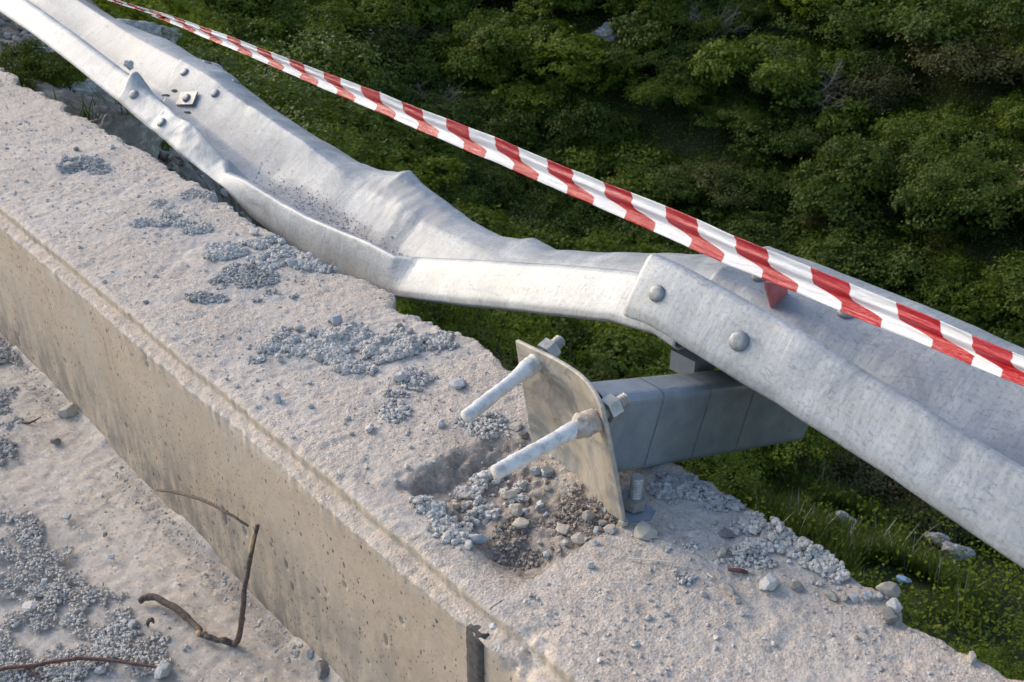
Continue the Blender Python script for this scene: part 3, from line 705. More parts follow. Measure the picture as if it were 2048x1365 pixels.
# two anchors still in the plate: thread and nut behind, resin-coated shank in front
for name, tip, base, back, lump in (('a', (-0.9749, 0.7870, 0.1295), (-0.9807, 0.9300, 0.1611), (-0.9845, 0.9850, 0.1756), False), ('b', (-0.8357, 0.7220, 0.1452), (-0.8280, 0.8950, 0.1535), (-0.8207, 0.9550, 0.1643), True)):
    tip, base, back = np.array(tip), np.array(base), np.array(back)
    d = (back-base)/np.linalg.norm(back-base)
    V, Fc = threads(base, back, .0098); rod = part('anchor_rod', V, Fc, M['stud'], post, None, False)
    nu, nf = hexnut(back-d*.030, d, .0185, .019); part('nut', nu, nf, M['stud'], post, rod, False)
    if lump:
        V, Fc = threads(base-d*.006, base+d*.03, .0102); part('thread', V, Fc, M['stud'], post, rod, False)
    e = base-d*(.0 if not lump else .002)
    P = tip+(e-tip)*np.linspace(0, 1, 60)[:, None]
    t = np.linspace(0, 1, 60)
    rad = .0101+.0004*np.sin(t*9)+(.0038*sstep(.70, .86, t)*(1-.0*t) if not lump else .0016*t)+.0005*fbm(t*30, t*0, 0, 2, 81)
    rad[0] *= .93
    V, Fc = tube(P, rad, 20); V = V+.0004*np.stack([fbm(V[:, 0]*70, V[:, 1]*70, V[:, 2]*70, 2, 82+k) for k in range(3)], -1)
    sl_ = part('resin_sleeve', V, Fc, M['sleeve'], post, rod); 
    if lump:
        P = tip+(e-tip)*np.linspace(.74, 1.03, 26)[:, None]; t = np.linspace(0, 1, 26)
        V, Fc = tube(P, .0112+.0075*sstep(0, .7, t), 18); n3 = np.stack([fbm(V[:, 0]*60, V[:, 1]*60, V[:, 2]*60, 3, 86+k) for k in range(3)], -1)
        V = V+.0045*n3+np.array([0, 0, -.004])*sstep(.86, 1, (V[:, 1]-tip[1])/(e[1]-tip[1]))[:, None]
        part('mortar_lump', V, Fc, M['resin'], post, rod)
# anchors left standing in the parapet
st1 = np.array((-0.7820, 0.9363, -0.0040)); st = thing('anchor_stud', 'threaded anchor stud with nut and torn plate corner beside the post', 'anchor', st1, 'anchors left in the concrete')
V, Fc = threads(st1+[0, 0, -.03], st1+[.004, .004, .062], .0098); part('threaded_rod', V, Fc, M['stud'], st, None, False)
V, Fc = hexnut(st1+[.001, .001, .019], (.06, .06, 1), .0185, .017); part('nut', V, Fc, M['stud'], st, None, False)
tp = np.array([(-0.7639, 0.9045, 0.0030), (-0.7462, 0.9356, 0.0020), (-0.7537, 0.9569, 0.0020), (-0.7733, 0.9550, 0.0040), (-0.7884, 0.9414, 0.0060), (-0.7883, 0.9180, 0.0060)])
V = np.vstack([tp, tp-[0, 0, .008]]); Fc = [(0, 1, 2, 3), (0, 3, 4, 5), (9, 8, 7, 6), (11, 10, 9, 6)]+[(k, k+6, 6+(k+1) % 6, (k+1) % 6) for k in range(6)]
part('torn_plate_corner', V, Fc, M['post_steel'], st, None, False)
st2 = np.array((-0.9266, 0.9032, -0.0220)); st = thing('anchor_stud', 'short dark threaded stud in the rubble under the base plate', 'anchor', st2, 'anchors left in the concrete')
V, Fc = threads(st2+[0, 0, -.02], st2+[.0, .003, .026], .0098); part('threaded_rod', V, Fc, M['bolt'], st, None, False)
# lump of mortar clinging beside that stud is a stone below

# ------------------------------------------------------------------ barrier tape
TOP = np.array([(-7.1151, 1.5436, -0.0138), (-3.6195, 1.4744, 0.1485), (-3.3468, 1.4691, 0.1639), (-3.0914, 1.4641, 0.1761), (-2.8595, 1.4594, 0.1838), (-2.6492, 1.4549, 0.1885), (-2.4572, 1.4509, 0.1925), (-2.2808, 1.4470, 0.1964), (-2.1178, 1.4428, 0.1998), (-1.9665, 1.4383, 0.2034), (-1.8253, 1.4332, 0.2072), (-1.6930, 1.4271, 0.2106), (-1.5684, 1.4198, 0.2133), (-1.4511, 1.4114, 0.2160), (-1.3406, 1.4021, 0.2200), (-1.2367, 1.3919, 0.2258), (-1.1386, 1.3807, 0.2322), (-1.0456, 1.3680, 0.2384), (-0.9575, 1.3540, 0.2445), (-0.8744, 1.3390, 0.2515), (-0.7959, 1.3231, 0.2593), (-0.7220, 1.3062, 0.2679), (-0.6523, 1.2885, 0.2770), (-0.5867, 1.2701, 0.2865), (-0.5249, 1.2508, 0.2961), (-0.4664, 1.2309, 0.3057), (-0.4101, 1.2105, 0.3152), (0.4328, 0.9264, 0.4524)])
BOT = np.array([(-7.1151, 1.5436, -0.0488), (-3.6181, 1.4716, 0.1376), (-3.3441, 1.4645, 0.1453), (-3.0873, 1.4577, 0.1501), (-2.8543, 1.4518, 0.1528), (-2.6430, 1.4466, 0.1544), (-2.4498, 1.4418, 0.1548), (-2.2721, 1.4370, 0.1549), (-2.1079, 1.4321, 0.1558), (-1.9554, 1.4270, 0.1575), (-1.8131, 1.4214, 0.1596), (-1.6798, 1.4148, 0.1621), (-1.5545, 1.4073, 0.1649), (-1.4365, 1.3987, 0.1680), (-1.3254, 1.3890, 0.1721), (-1.2205, 1.3782, 0.1771), (-1.1214, 1.3663, 0.1828), (-1.0278, 1.3532, 0.1893), (-0.9397, 1.3391, 0.1972), (-0.8568, 1.3243, 0.2064), (-0.7788, 1.3085, 0.2165), (-0.7051, 1.2917, 0.2269), (-0.6357, 1.2741, 0.2376), (-0.5705, 1.2558, 0.2490), (-0.5093, 1.2368, 0.2608), (-0.4516, 1.2173, 0.2727), (-0.3962, 1.1974, 0.2847), (0.4417, 0.9172, 0.4562)])
def tape():
    n = 420
    a, b = smooth_path(TOP, n), smooth_path(BOT, n)
    s = np.concatenate([[0], np.cumsum(np.linalg.norm(np.diff((a+b)/2, axis=0), axis=1))])
    k = 22; G = np.zeros((n, k, 3)); U = np.zeros((n, k, 2))
    T = (a[-1]-a[0])/np.linalg.norm(a[-1]-a[0])
    for j in range(k):
        v = j/(k-1); W = b-a; N = np.cross(W, T[None]); N /= np.linalg.norm(N, axis=1)[:, None]
        fold = .0075*np.sin(v*math.pi)-.0055*np.exp(-((v-.36)/.10)**2)*(1+.4*vnoise(s*3, v*0, 0, 3))+.004*np.exp(-((v-.62)/.09)**2)
        wr = .0016*fbm(s*5, s*0+v*5, 0, 3, 90)+.0007*vnoise(s*50, s*0+v*14, 0, 95)
        G[:, j] = a+W*v-N*(fold+wr)[:, None]; U[:, j, 0] = s/.1735; U[:, j, 1] = v
    G[:, :, 2] += (.0012*fbm(s*9, s*0, 0, 2, 97))[:, None]
    o = mesh_obj('barrier_tape', G.reshape(-1, 3), grid_faces(n, k), M['tape']); uvset(o, U.reshape(-1, 2)+[[-0.5331, 0]])
    tag(o, 'red and white striped plastic barrier tape stretched above the guardrail', 'barrier tape')
    sm = o.modifiers.new('film', 'SOLIDIFY'); sm.thickness = .0006; sm.offset = 0
tape()

# ------------------------------------------------------------------ crumbled mortar and grit
ICO = bmesh.new(); bmesh.ops.create_icosphere(ICO, subdivisions=1, radius=1); IV = np.array([v.co[:] for v in ICO.verts]); IF = np.array([[v.index for v in f.verts] for f in ICO.faces]); ICO.free()
ICO = bmesh.new(); bmesh.ops.create_icosphere(ICO, subdivisions=2, radius=1); JV = np.array([v.co[:] for v in ICO.verts]); JF = np.array([[v.index for v in f.verts] for f in ICO.faces]); ICO.free()
def granules(C, r, g, big=.0042):
    """irregular grains at centres C with radii r as one triangle mesh"""
    Vs, Fs = [], []; base = 0
    for sel, bv, bf, am in ((r < big, IV, IF, .34), (r >= big, JV, JF, .20)):
        c, q = C[sel], r[sel]; n = len(c)
        if n == 0: continue
        d = bv[None]*(1+am*g.standard_normal((n, len(bv), 1)).clip(-1.6, 1.6))
        sc = g.uniform(.65, 1.2, (n, 1, 3)); sc[..., 2] *= .8; an = g.uniform(0, 6.28, n)
        d = d*sc; co, si = np.cos(an)[:, None], np.sin(an)[:, None]
        d = np.stack([d[..., 0]*co-d[..., 1]*si, d[..., 0]*si+d[..., 1]*co, d[..., 2]], -1)
        Vs.append((c[:, None]+d*q[:, None, None]).reshape(-1, 3)); Fs.append((bf[None]+np.arange(n)[:, None, None]*len(bv)).reshape(-1, 3)+base); base += n*len(bv)
    return np.vstack(Vs), np.vstack(Fs)
def gz(x, y): return np.full_like(x, -.427)
PILES = []
def pile(name, label, ells, height, per_m2, rmin, rmax, mat, seed, surf=None, powr=3.0, big=.0042, edge=.35):
    g = np.random.default_rng(seed); C = []; r = []; PILES.extend(ells if mat is not M['soil_crumb'] else [])
    for (cx, cy, ax_, ay, bx, by) in ells:
        area = math.pi*abs(ax_*by-ay*bx); n = int(per_m2*area)
        an = g.uniform(0, 2*np.pi, n); rr = np.sqrt(g.random(n)); u, v = rr*np.cos(an), rr*np.sin(an)
        x = cx+u*ax_+v*bx; y = cy+u*ay+v*by
        q = 1-rr**2+1.0*fbm(x*26+seed, y*26, 0, 4, seed)-edge*.7
        ok = (q > g.random(n)*.5)
        x, y, q = x[ok], y[ok], np.clip(q[ok], 0, 1.2)
        rad = rmin*.65+(rmax*1.1-rmin*.65)*g.random(len(x))**(powr*3.0)
        if surf is None: z0, _ = wall_top(x, y)
        else: z0 = surf(x, y)
        lump = np.clip(.55+.8*fbm(x*45, y*45, 0, 2, seed+3), .1, 1.4)
        z = z0+rad*.45+q*height*.50*lump*g.random(len(x))**.8*np.clip(rad/.0022, .5, 1.2)
        C.append(np.stack([x, y, z], -1)); r.append(rad)
    C = np.vstack(C); r = np.concatenate(r); ok = (C[:, 1] > .66) & (C[:, 1] < back_edge(C[:, 0])-.004) if surf is None else (C[:, 1] < .618); C, r = C[ok], r[ok]
    V, Fc = granules(C, r, g, big)
    o = mesh_obj(name, V, Fc, mat, None, False); tag(o, label, 'rubble', 'heaps of crumbled mortar', 'stuff'); return o
PD = 900000
pile('mortar_rubble', 'small dark heap of crumbled mortar farthest along the parapet', [(-2.6174, 0.9007, 0.0473, 0.0526, -0.0797, 0.0338)], .012, PD*.8, 0.0009, 0.0038, M['crumb_dark'], 1)
pile('mortar_rubble', 'thin spread of grey mortar crumbs along the middle of the parapet', [(-2.1489, 0.8881, 0.0674, 0.0749, -0.0549, 0.0272), (-2.1840, 0.8692, 0.0451, 0.0502, -0.0406, 0.0196), (-2.0786, 0.9187, 0.0407, 0.0452, -0.0288, 0.0150)], .010, PD*.7, 0.0008, 0.0038, M['crumb'], 2)
pile('mortar_rubble', 'scattered mortar flecks near the parapet rear edge', [(-2.2466, 0.9680, 0.0469, 0.0522, -0.0324, 0.0165), (-2.2560, 1.0242, 0.0318, 0.0353, -0.0331, 0.0174), (-2.2259, 0.9263, 0.0216, 0.0240, -0.0238, 0.0118)], .005, PD*.4, 0.0008, 0.0031, M['crumb'], 3)
pile('mortar_rubble', 'broad lumpy heap of grey mortar against the rear edge', [(-1.8512, 0.9846, 0.0777, 0.0864, -0.0750, 0.0452), (-1.9192, 0.9341, 0.0469, 0.0522, -0.0561, 0.0317), (-1.7686, 1.0305, 0.0419, 0.0466, -0.0476, 0.0308)], .015, PD, 0.0008, 0.0053, M['crumb'], 4)
pile('mortar_rubble', 'tail of darker mortar crumbs below the broad heap', [(-1.7927, 0.8855, 0.0474, 0.0527, -0.0662, 0.0380), (-1.7675, 0.7991, 0.0394, 0.0438, -0.0224, 0.0121), (-1.7062, 0.8858, 0.0409, 0.0455, -0.0255, 0.0152)], .009, PD*.8, 0.0007, 0.0038, M['crumb_dark'], 5)
pile('mortar_rubble', 'largest mound of crumbled grey mortar on the parapet', [(-1.4744, 0.8565, 0.0851, 0.0946, -0.0600, 0.0392), (-1.4763, 0.8153, 0.0661, 0.0735, -0.0564, 0.0356), (-1.4380, 0.8971, 0.0669, 0.0744, -0.0618, 0.0425), (-1.3528, 0.9917, 0.0511, 0.0568, -0.0449, 0.0348), (-1.3700, 0.8503, 0.0293, 0.0326, -0.0273, 0.0188), (-1.3893, 0.9512, 0.0426, 0.0473, -0.0487, 0.0359)], .018, PD, 0.0008, 0.0053, M['crumb'], 6)
pile('mortar_rubble', 'round clump of mortar beside a pale pebble', [(-1.2652, 0.9184, 0.0231, 0.0257, -0.0304, 0.0234)], .014, PD, 0.0008, 0.0044, M['crumb'], 7)
pile('mortar_rubble', 'loose mortar clump between the pebbles and the resin rod', [(-1.2244, 0.8399, 0.0200, 0.0222, -0.0404, 0.0300)], .012, PD*.8, 0.0008, 0.0044, M['crumb'], 8)
pile('mortar_rubble', 'grey crumbs heaped under the upper resin rod tip', [(-1.0729, 0.9226, 0.0302, 0.0336, -0.0273, 0.0238), (-1.1079, 0.9046, 0.0163, 0.0181, -0.0173, 0.0146)], .010, PD*.7, 0.0008, 0.0038, M['crumb'], 9)
pile('mortar_rubble', 'grey rubble filling the pocket chipped beside the base plate', [(-0.9672, 0.7864, 0.0395, 0.0439, -0.0304, 0.0256), (-0.9743, 0.7354, 0.0302, 0.0335, -0.0230, 0.0184), (-0.9453, 0.8461, 0.0310, 0.0345, -0.0268, 0.0240), (-0.9279, 0.7210, 0.0209, 0.0232, -0.0284, 0.0232), (-0.9857, 0.8467, 0.0254, 0.0283, -0.0168, 0.0146)], .008, PD*.42, 0.0009, 0.0060, M['crumb'], 10)
pile('mortar_rubble', 'brown earthy crumbs in the pocket under the base plate', [(-0.8623, 0.8101, 0.0525, 0.0584, -0.0433, 0.0401), (-0.8430, 0.8814, 0.0438, 0.0487, -0.0354, 0.0352), (-0.8412, 0.7622, 0.0325, 0.0362, -0.0199, 0.0180), (-0.7974, 0.8661, 0.0380, 0.0422, -0.0257, 0.0262)], .004, PD*.45, 0.0006, 0.0034, M['soil_crumb'], 11, None, 4)
pile('mortar_rubble', 'dark rubble behind the fallen post at the broken rear edge', [(-0.7498, 1.0281, 0.0395, 0.0439, -0.0242, 0.0290), (-0.7092, 1.0473, 0.0294, 0.0326, -0.0188, 0.0236), (-0.7822, 1.0096, 0.0249, 0.0276, -0.0188, 0.0216)], .014, PD*.9, 0.0009, 0.0050, M['crumb_dark'], 12)
pile('mortar_rubble', 'long bank of grey mortar along the rear edge past the post', [(-0.5448, 1.0462, 0.0301, 0.0335, -0.0197, 0.0288), (-0.5880, 1.0437, 0.0279, 0.0310, -0.0160, 0.0224), (-0.6361, 1.0454, 0.0266, 0.0295, -0.0158, 0.0211), (-0.5175, 1.0470, 0.0198, 0.0221, -0.0156, 0.0235), (-0.6080, 0.9909, 0.0202, 0.0225, -0.0136, 0.0180), (-0.6484, 1.0157, 0.0189, 0.0210, -0.0132, 0.0171)], .017, PD, 0.0008, 0.0047, M['crumb'], 13)
pile('mortar_rubble', 'scattered grey flecks on the flat parapet past the joint', [(-0.6673, 0.9401, 0.0185, 0.0205, -0.0092, 0.0111), (-0.6320, 0.9344, 0.0109, 0.0121, -0.0063, 0.0078), (-0.6350, 0.8805, 0.0116, 0.0129, -0.0074, 0.0088), (-0.5122, 1.0100, 0.0177, 0.0197, -0.0076, 0.0112), (-0.5950, 0.9682, 0.0271, 0.0302, -0.0084, 0.0111)], .006, PD*.5, 0.0008, 0.0038, M['crumb'], 14)
pile('grey_gravel', 'wide spread of blue grey gravel on the pavement under the long twig', [(-1.7824, 0.3488, 0.0776, 0.0863, -0.1267, 0.0481), (-1.6069, 0.3459, 0.0917, 0.1020, -0.0937, 0.0383), (-1.5422, 0.2575, 0.1340, 0.1490, -0.0912, 0.0347), (-1.4482, 0.3790, 0.0878, 0.0977, -0.0658, 0.0300), (-1.9274, 0.3633, 0.0475, 0.0528, -0.0938, 0.0341)], .010, PD*.62, 0.0008, 0.0038, M['crumb'], 15, gz, 4, .0042, .5)
pile('grey_gravel', 'patches of dark gravel against the foot of the parapet', [(-2.6350, 0.6018, 0.0397, 0.0441, -0.1116, 0.0400), (-2.3545, 0.5048, 0.0331, 0.0369, -0.1274, 0.0458), (-2.1869, 0.4413, 0.0268, 0.0298, -0.0642, 0.0230)], .010, PD*.5, 0.0009, 0.0050, M['crumb_dark'], 16, gz, 4)
wt = lambda x, y: wall_top(x, y)[0]
# loose grit everywhere on the top and the pavement
def grit(name, label, n, xr, yr, surf, mat, seed, rmin, rmax):
    g = np.random.default_rng(seed); x = -(abs(xr[1])+(abs(xr[0])-abs(xr[1]))*g.random(n)**1.5) if xr[1] < 0 else g.uniform(*xr, n); y = g.uniform(*yr, n)
    k = fbm(x*7, y*7, 0, 3, seed) > -.25
    if surf is wt: k &= y < back_edge(x)-.005
    x, y = x[k], y[k]
    r = rmin+(rmax-rmin)*g.random(len(x))**5; z = surf(x, y)+r*.4
    V, Fc = granules(np.stack([x, y, z], -1), r, g); o = mesh_obj(name, V, Fc, mat, None, False); tag(o, label, 'grit', 'loose grit', 'stuff')
grit('loose_grit', 'pale sandy grit scattered over the parapet top', 5200, (-3.6, -.15), (.665, 1.05), wt, M['crumb_pink'], 31, .0010, .0036)
grit('loose_grit', 'grey mortar grit scattered over the parapet top', 1900, (-3.6, -.15), (.665, 1.05), wt, M['crumb'], 32, .0012, .0050)
grit('loose_grit', 'fine grit scattered over the dusty pavement', 3600, (-3.0, -.75), (-.1, .612), gz, M['crumb'], 33, .0010, .0042)
grit('loose_grit', 'coarser dirt gathered along the foot of the parapet', 1500, (-3.0, -.9), (.575, .618), lambda x, y: gz(x, y)+.006+.010*sstep(.58, .615, y), M['crumb_dark'], 34, .0012, .0050)
# fine mortar dust on the concrete round the heaps
for o in [q for q in COL.objects if q.name.startswith(('concrete_parapet', 'ground'))]:
    co = np.zeros(len(o.data.vertices)*3, np.float32); o.data.vertices.foreach_get('co', co); co = co.reshape(-1, 3); v = np.zeros(len(co))
    for (cx, cy, ax_, ay, bx, by) in PILES:
        det = ax_*by-ay*bx; dx, dy = co[:, 0]-cx, co[:, 1]-cy; u_, w_ = (dx*by-dy*bx)/det, (ax_*dy-ay*dx)/det
        v = np.maximum(v, np.exp(-(u_**2+w_**2)/1.3)*((co[:, 2] > -.2) == (by != 0 and abs(cy) > .66)))
    attr(o, 'mortardust', v)
# dust and chips lying in the beam's trough
g = np.random.default_rng(41); n = 2400
xx = g.normal(-2.10, .19, n).clip(-2.5, -1.70); JM = int(abs(GB[50, :, 1]-1.13-.185).argmin()); jj = (JM+g.normal(0, 4.5, n)).clip(JM-10, JM+11)
ii = np.array([abs(GB[:, JM, 0]-q).argmin() for q in xx]); pj = jj.astype(int)
Pt = GB[ii, pj]*(1-(jj-pj))[:, None]+GB[ii, pj+1]*(jj-pj)[:, None]
rr = .0007+.0022*g.random(n)**6
V, Fc = granules(Pt+np.stack([xx-GB[ii, JM, 0], 0*rr, rr*.3+.0006], -1), rr, g)
tag(mesh_obj('stone_dust', V, Fc, M['pale_dust'], None, False), 'strip of pinkish stone chips lying in the sagging beam trough', 'rubble', None, 'stuff')
# ------------------------------------------------------------------ single stones
def stone_mesh(seed, flat, facet):
    bm = bmesh.new(); bmesh.ops.create_icosphere(bm, subdivisions=4, radius=1)
    V = np.array([v.co[:] for v in bm.verts]); g = np.random.default_rng(seed)
    for k in range(facet):                                                  # knock flat facets off
        d = g.standard_normal(3); d /= np.linalg.norm(d); h = g.uniform(.50, .85); t = V @ d; V = V-np.where(t > h, t-h, 0)[:, None]*d[None]
    V = V*(1+.15*fbm(V[:, 0]*1.3+seed, V[:, 1]*1.3, V[:, 2]*1.3, 4, seed)[:, None])*(1+.06*fbm(V[:, 0]*6+seed, V[:, 1]*6, V[:, 2]*6, 3, seed+5)[:, None])
    V = V*[1, .78, flat]
    me = bpy.data.meshes.new('stone')
    for v, c in zip(bm.verts, V): v.co = c
    bm.to_mesh(me); bm.free(); me.polygons.foreach_set('use_smooth', np.ones(len(me.polygons), bool)); return me
PROTO = [stone_mesh(s, f, k) for s, f, k in ((1, .7, 14), (2, .55, 16), (3, .8, 18), (4, .33, 12), (5, .62, 18), (6, .9, 14))]
def rock_mesh(seed, flat):
    bm = bmesh.new(); bmesh.ops.create_icosphere(bm, subdivisions=5, radius=1); V = np.array([v.co[:] for v in bm.verts]); g = np.random.default_rng(seed)
    for k in range(14):
        d = g.standard_normal(3); d /= np.linalg.norm(d); h = g.uniform(.55, .85); t = V @ d; V = V-np.where(t > h, t-h, 0)[:, None]*d[None]*.92
    n = lambda s, o, k: fbm(V[:, 0]*s+seed, V[:, 1]*s, V[:, 2]*s*1.6, o, k)
    rid = 1-2*abs(n(2.4, 4, seed+9)); V = V*(1+.16*n(1.6, 5, seed)+.07*rid+.05*n(9, 3, seed+4))[:, None]*[1, .8, flat]
    me = bpy.data.meshes.new('rock')
    for v, c in zip(bm.verts, V): v.co = c
    bm.to_mesh(me); bm.free(); me.polygons.foreach_set('use_smooth', np.ones(len(me.polygons), bool)); return me
PROTO += [rock_mesh(s, f) for s, f in ((11, .8), (12, .6), (13, .9), (14, .7))]
PM = {}
def stone(label, loc, r, kind, p, spin, tilt=0, group='loose stones', name='stone', cat='stone', sc=(1, 1, 1)):
    key = (kind, p)
    if key not in PM:
        d = PROTO[p].copy(); d.materials.append(M[kind]); PM[key] = d
    o = bpy.data.objects.new(name, PM[key]); COL.objects.link(o)
    o.location = loc; o.scale = (r*sc[0], r*sc[1], r*sc[2]); o.rotation_euler = (tilt, tilt*.6, spin)
    tag(o, label, cat, group); return o
def onwall(x, y, r, k=.45):
    z, _ = wall_top(np.array([x]), np.array([y])); return (x, y, float(z[0])+r*k)
TOPST = [(-1.5241, 0.9247, 0.0162, 'stone_grey', 0, 'round grey mortar ball behind the largest mortar mound'),
 (-1.4865, 0.9327, 0.0151, 'stone_pale', 1, 'pale chip leaning on the round mortar ball'),
 (-1.4347, 1.0043, 0.0085, 'stone_tan', 0, 'little grey tan pebble perched at the mound end by the rear edge'),
 (-1.3677, 0.7028, 0.0116, 'stone_grey', 2, 'blue grey stone alone on the parapet near the front edge'),
 (-1.1948, 0.7663, 0.0122, 'stone_pale', 1, 'whitish chip between the blue grey stone and the resin rod'),
 (-1.1285, 0.8608, 0.0089, 'stone_pale', 5, 'upright whitish chip just left of the upper resin rod tip'),
 (-1.2840, 0.8927, 0.0156, 'stone_pale', 0, 'smooth pale pebble at the side of the round mortar clump'),
 (-1.1978, 0.9579, 0.0197, 'stone_grey', 3, 'flat grey mortar flake lying above the upper resin rod'),
 (-1.9724, 1.0134, 0.0159, 'stone_pale', 1, 'pale lump crowning the broad mortar heap at the rear'),
 (-1.9440, 0.9029, 0.0177, 'stone_pale', 3, 'flat pale chip in the left end of the broad heap'),
 (-1.7875, 1.0341, 0.0150, 'stone_pale', 1, 'pale angular chip at the right end of the broad heap'),
 (-1.7833, 0.9900, 0.0149, 'stone_grey', 0, 'grey chunk on the lower side of the broad heap'),
 (-1.8835, 1.0288, 0.0144, 'stone_grey', 4, 'grey chunk in the top of the broad heap'),
 (-1.4472, 0.8450, 0.0109, 'stone_pale', 0, 'pale chip set in the face of the largest mound'),
 (-1.5485, 0.8555, 0.0123, 'stone_pale', 1, 'pale chip on the left crest of the largest mound'),
 (-1.3787, 0.9212, 0.0127, 'stone_grey', 3, 'grey flake at the lower right of the largest mound'),
 (-1.3758, 0.7717, 0.0065, 'stone_grey', 1, 'tiny grey chip below the largest mound'),
 (-1.3126, 0.7330, 0.0063, 'stone_grey', 0, 'tiny grey chip between the blue grey stone and the whitish chip'),
 (-2.6917, 1.0091, 0.0128, 'stone_pale', 1, 'pale chip beside the far dark heap near the rear edge'),
 (-2.7343, 0.9288, 0.0114, 'stone_dark', 1, 'dark chip above the far dark heap'),
 (-1.8355, 0.6928, 0.0077, 'stone_dark', 3, 'dark flat chip near the parapet front edge'),
 (-0.9021, 0.8191, 0.0169, 'stone_tan', 2, 'pointed tan stone standing in the chipped pocket'),
 (-0.8776, 0.8096, 0.0160, 'stone_tan', 3, 'flat lobed tan flake at the foot of the pointed stone'),
 (-0.9353, 0.8412, 0.0150, 'stone_tan', 1, 'brownish pebble at the back of the chipped pocket'),
 (-0.9486, 0.8371, 0.0090, 'stone_tan', 0, 'light tan pebble touching the brownish pebble'),
 (-0.9658, 0.7757, 0.0104, 'stone_tan', 4, 'olive tan pebble in the grey rubble of the pocket'),
 (-0.9867, 0.7491, 0.0100, 'stone_grey', 0, 'smooth olive grey pebble at the pocket rim'),
 (-0.9837, 0.7944, 0.0128, 'stone_tan', 3, 'flat tan chip high in the grey rubble'),
 (-0.8887, 0.8545, 0.0096, 'stone_pale', 1, 'whitish chip under the base plate corner'),
 (-0.9103, 0.8495, 0.0049, 'ochre_rock', 0, 'tiny reddish pebble beside the brownish pebble'),
 (-0.8961, 0.7340, 0.0172, 'stone_grey', 1, 'big blue grey stone low in the chipped pocket'),
 (-0.9072, 0.7122, 0.0064, 'stone_pale', 5, 'small upright pale pebble beside the big blue grey stone'),
 (-0.8809, 0.7103, 0.0095, 'stone_pale', 0, 'whitish lump below the big blue grey stone'),
 (-0.9438, 0.7001, 0.0072, 'stone_grey', 0, 'grey lump at the pocket rim above the pale pebbles'),
 (-0.9764, 0.7297, 0.0118, 'stone_grey', 0, 'dark grey mortar clod at the pocket left wall'),
 (-0.9415, 0.8959, 0.0115, 'stone_grey', 5, 'upright mortar lump beside the short dark stud'),
 (-1.0476, 0.9487, 0.0146, 'stone_tan', 3, 'dark tan flat stone beside the base plate edge'),
 (-1.0192, 0.9412, 0.0104, 'stone_dark', 0, 'dark stone tucked against the base plate edge'),
 (-0.8206, 0.8371, 0.0151, 'stone_tan', 1, 'pale tan stone in the rubble below the base plate'),
 (-0.7894, 0.8400, 0.0143, 'stone_tan', 3, 'flat pinkish tan flake below the base plate'),
 (-0.8146, 0.8795, 0.0124, 'stone_tan', 2, 'broken tan shard under the base plate foot'),
 (-0.7931, 0.8871, 0.0109, 'stone_tan', 1, 'cream shard among flakes at the plate foot'),
 (-0.7720, 0.8783, 0.0122, 'stone_tan', 3, 'flat cream flake at the plate foot'),
 (-0.7646, 0.8993, 0.0108, 'stone_tan', 4, 'cream shard touching the torn plate corner'),
 (-0.7828, 0.8632, 0.0072, 'stone_grey', 0, 'grey pebble among the cream flakes'),
 (-0.7328, 0.9061, 0.0208, 'stone_tan', 3, 'wide flat tan slab in front of the threaded stud'),
 (-0.6129, 0.9885, 0.0108, 'stone_pale', 5, 'upright pale green grey stone beside the grey mortar bank'),
 (-0.5530, 0.9493, 0.0174, 'stone_pale', 0, 'large white mortar lump on the parapet past the joint'),
 (-0.6546, 0.9899, 0.0131, 'stone_dark', 3, 'flat dark stone leaning in the flecks past the post'),
 (-0.6243, 1.0634, 0.0104, 'stone_tan', 0, 'smooth tan pebble on top of the mortar bank'),
 (-0.5263, 0.9762, 0.0105, 'stone_dark', 3, 'flat dark stone right of the white mortar lump'),
 (-0.4901, 1.0000, 0.0119, 'stone_tan', 1, 'pinkish tan stone at the start of the pebble row'),
 (-0.4734, 1.0090, 0.0077, 'stone_tan', 0, 'brown pebble second in the row by the edge'),
 (-0.4640, 1.0154, 0.0084, 'stone_grey', 0, 'grey pebble third in the row by the edge'),
 (-0.4551, 1.0293, 0.0113, 'stone_grey', 4, 'larger grey pebble in the row by the edge'),
 (-0.4442, 1.0414, 0.0092, 'stone_grey', 1, 'grey pebble last in the row by the edge'),
 (-0.4441, 1.0593, 0.0178, 'stone_tan', 0, 'lumpy tan stone on the rear edge above the pebble row'),
 (-0.4219, 1.0407, 0.0148, 'stone_pale', 4, 'white mortar lump sitting on a brown fragment by the edge'),
 (-0.4154, 1.0191, 0.0174, 'stone_dark', 1, 'brown concrete fragment under the white lump'),
 (-0.5832, 0.9047, 0.0130, 'stone_tan', 1, 'tan shard left of the large white mortar lump'),
 (-0.5655, 0.8998, 0.0075, 'stone_tan', 0, 'pinkish pebble below the tan shard'),
 (-0.7400, 0.6325, 0.0078, 'stone_pale', 1, 'pale shard crumbled from the corner by the black joint')]
for x, y, r, kind, p, label in TOPST:
    stone(label, onwall(x, y, r, (.42, .36, .5, .22, .4, .55)[p]), r, kind, p, rng.uniform(0, 6.28), rng.uniform(-.25, .25))
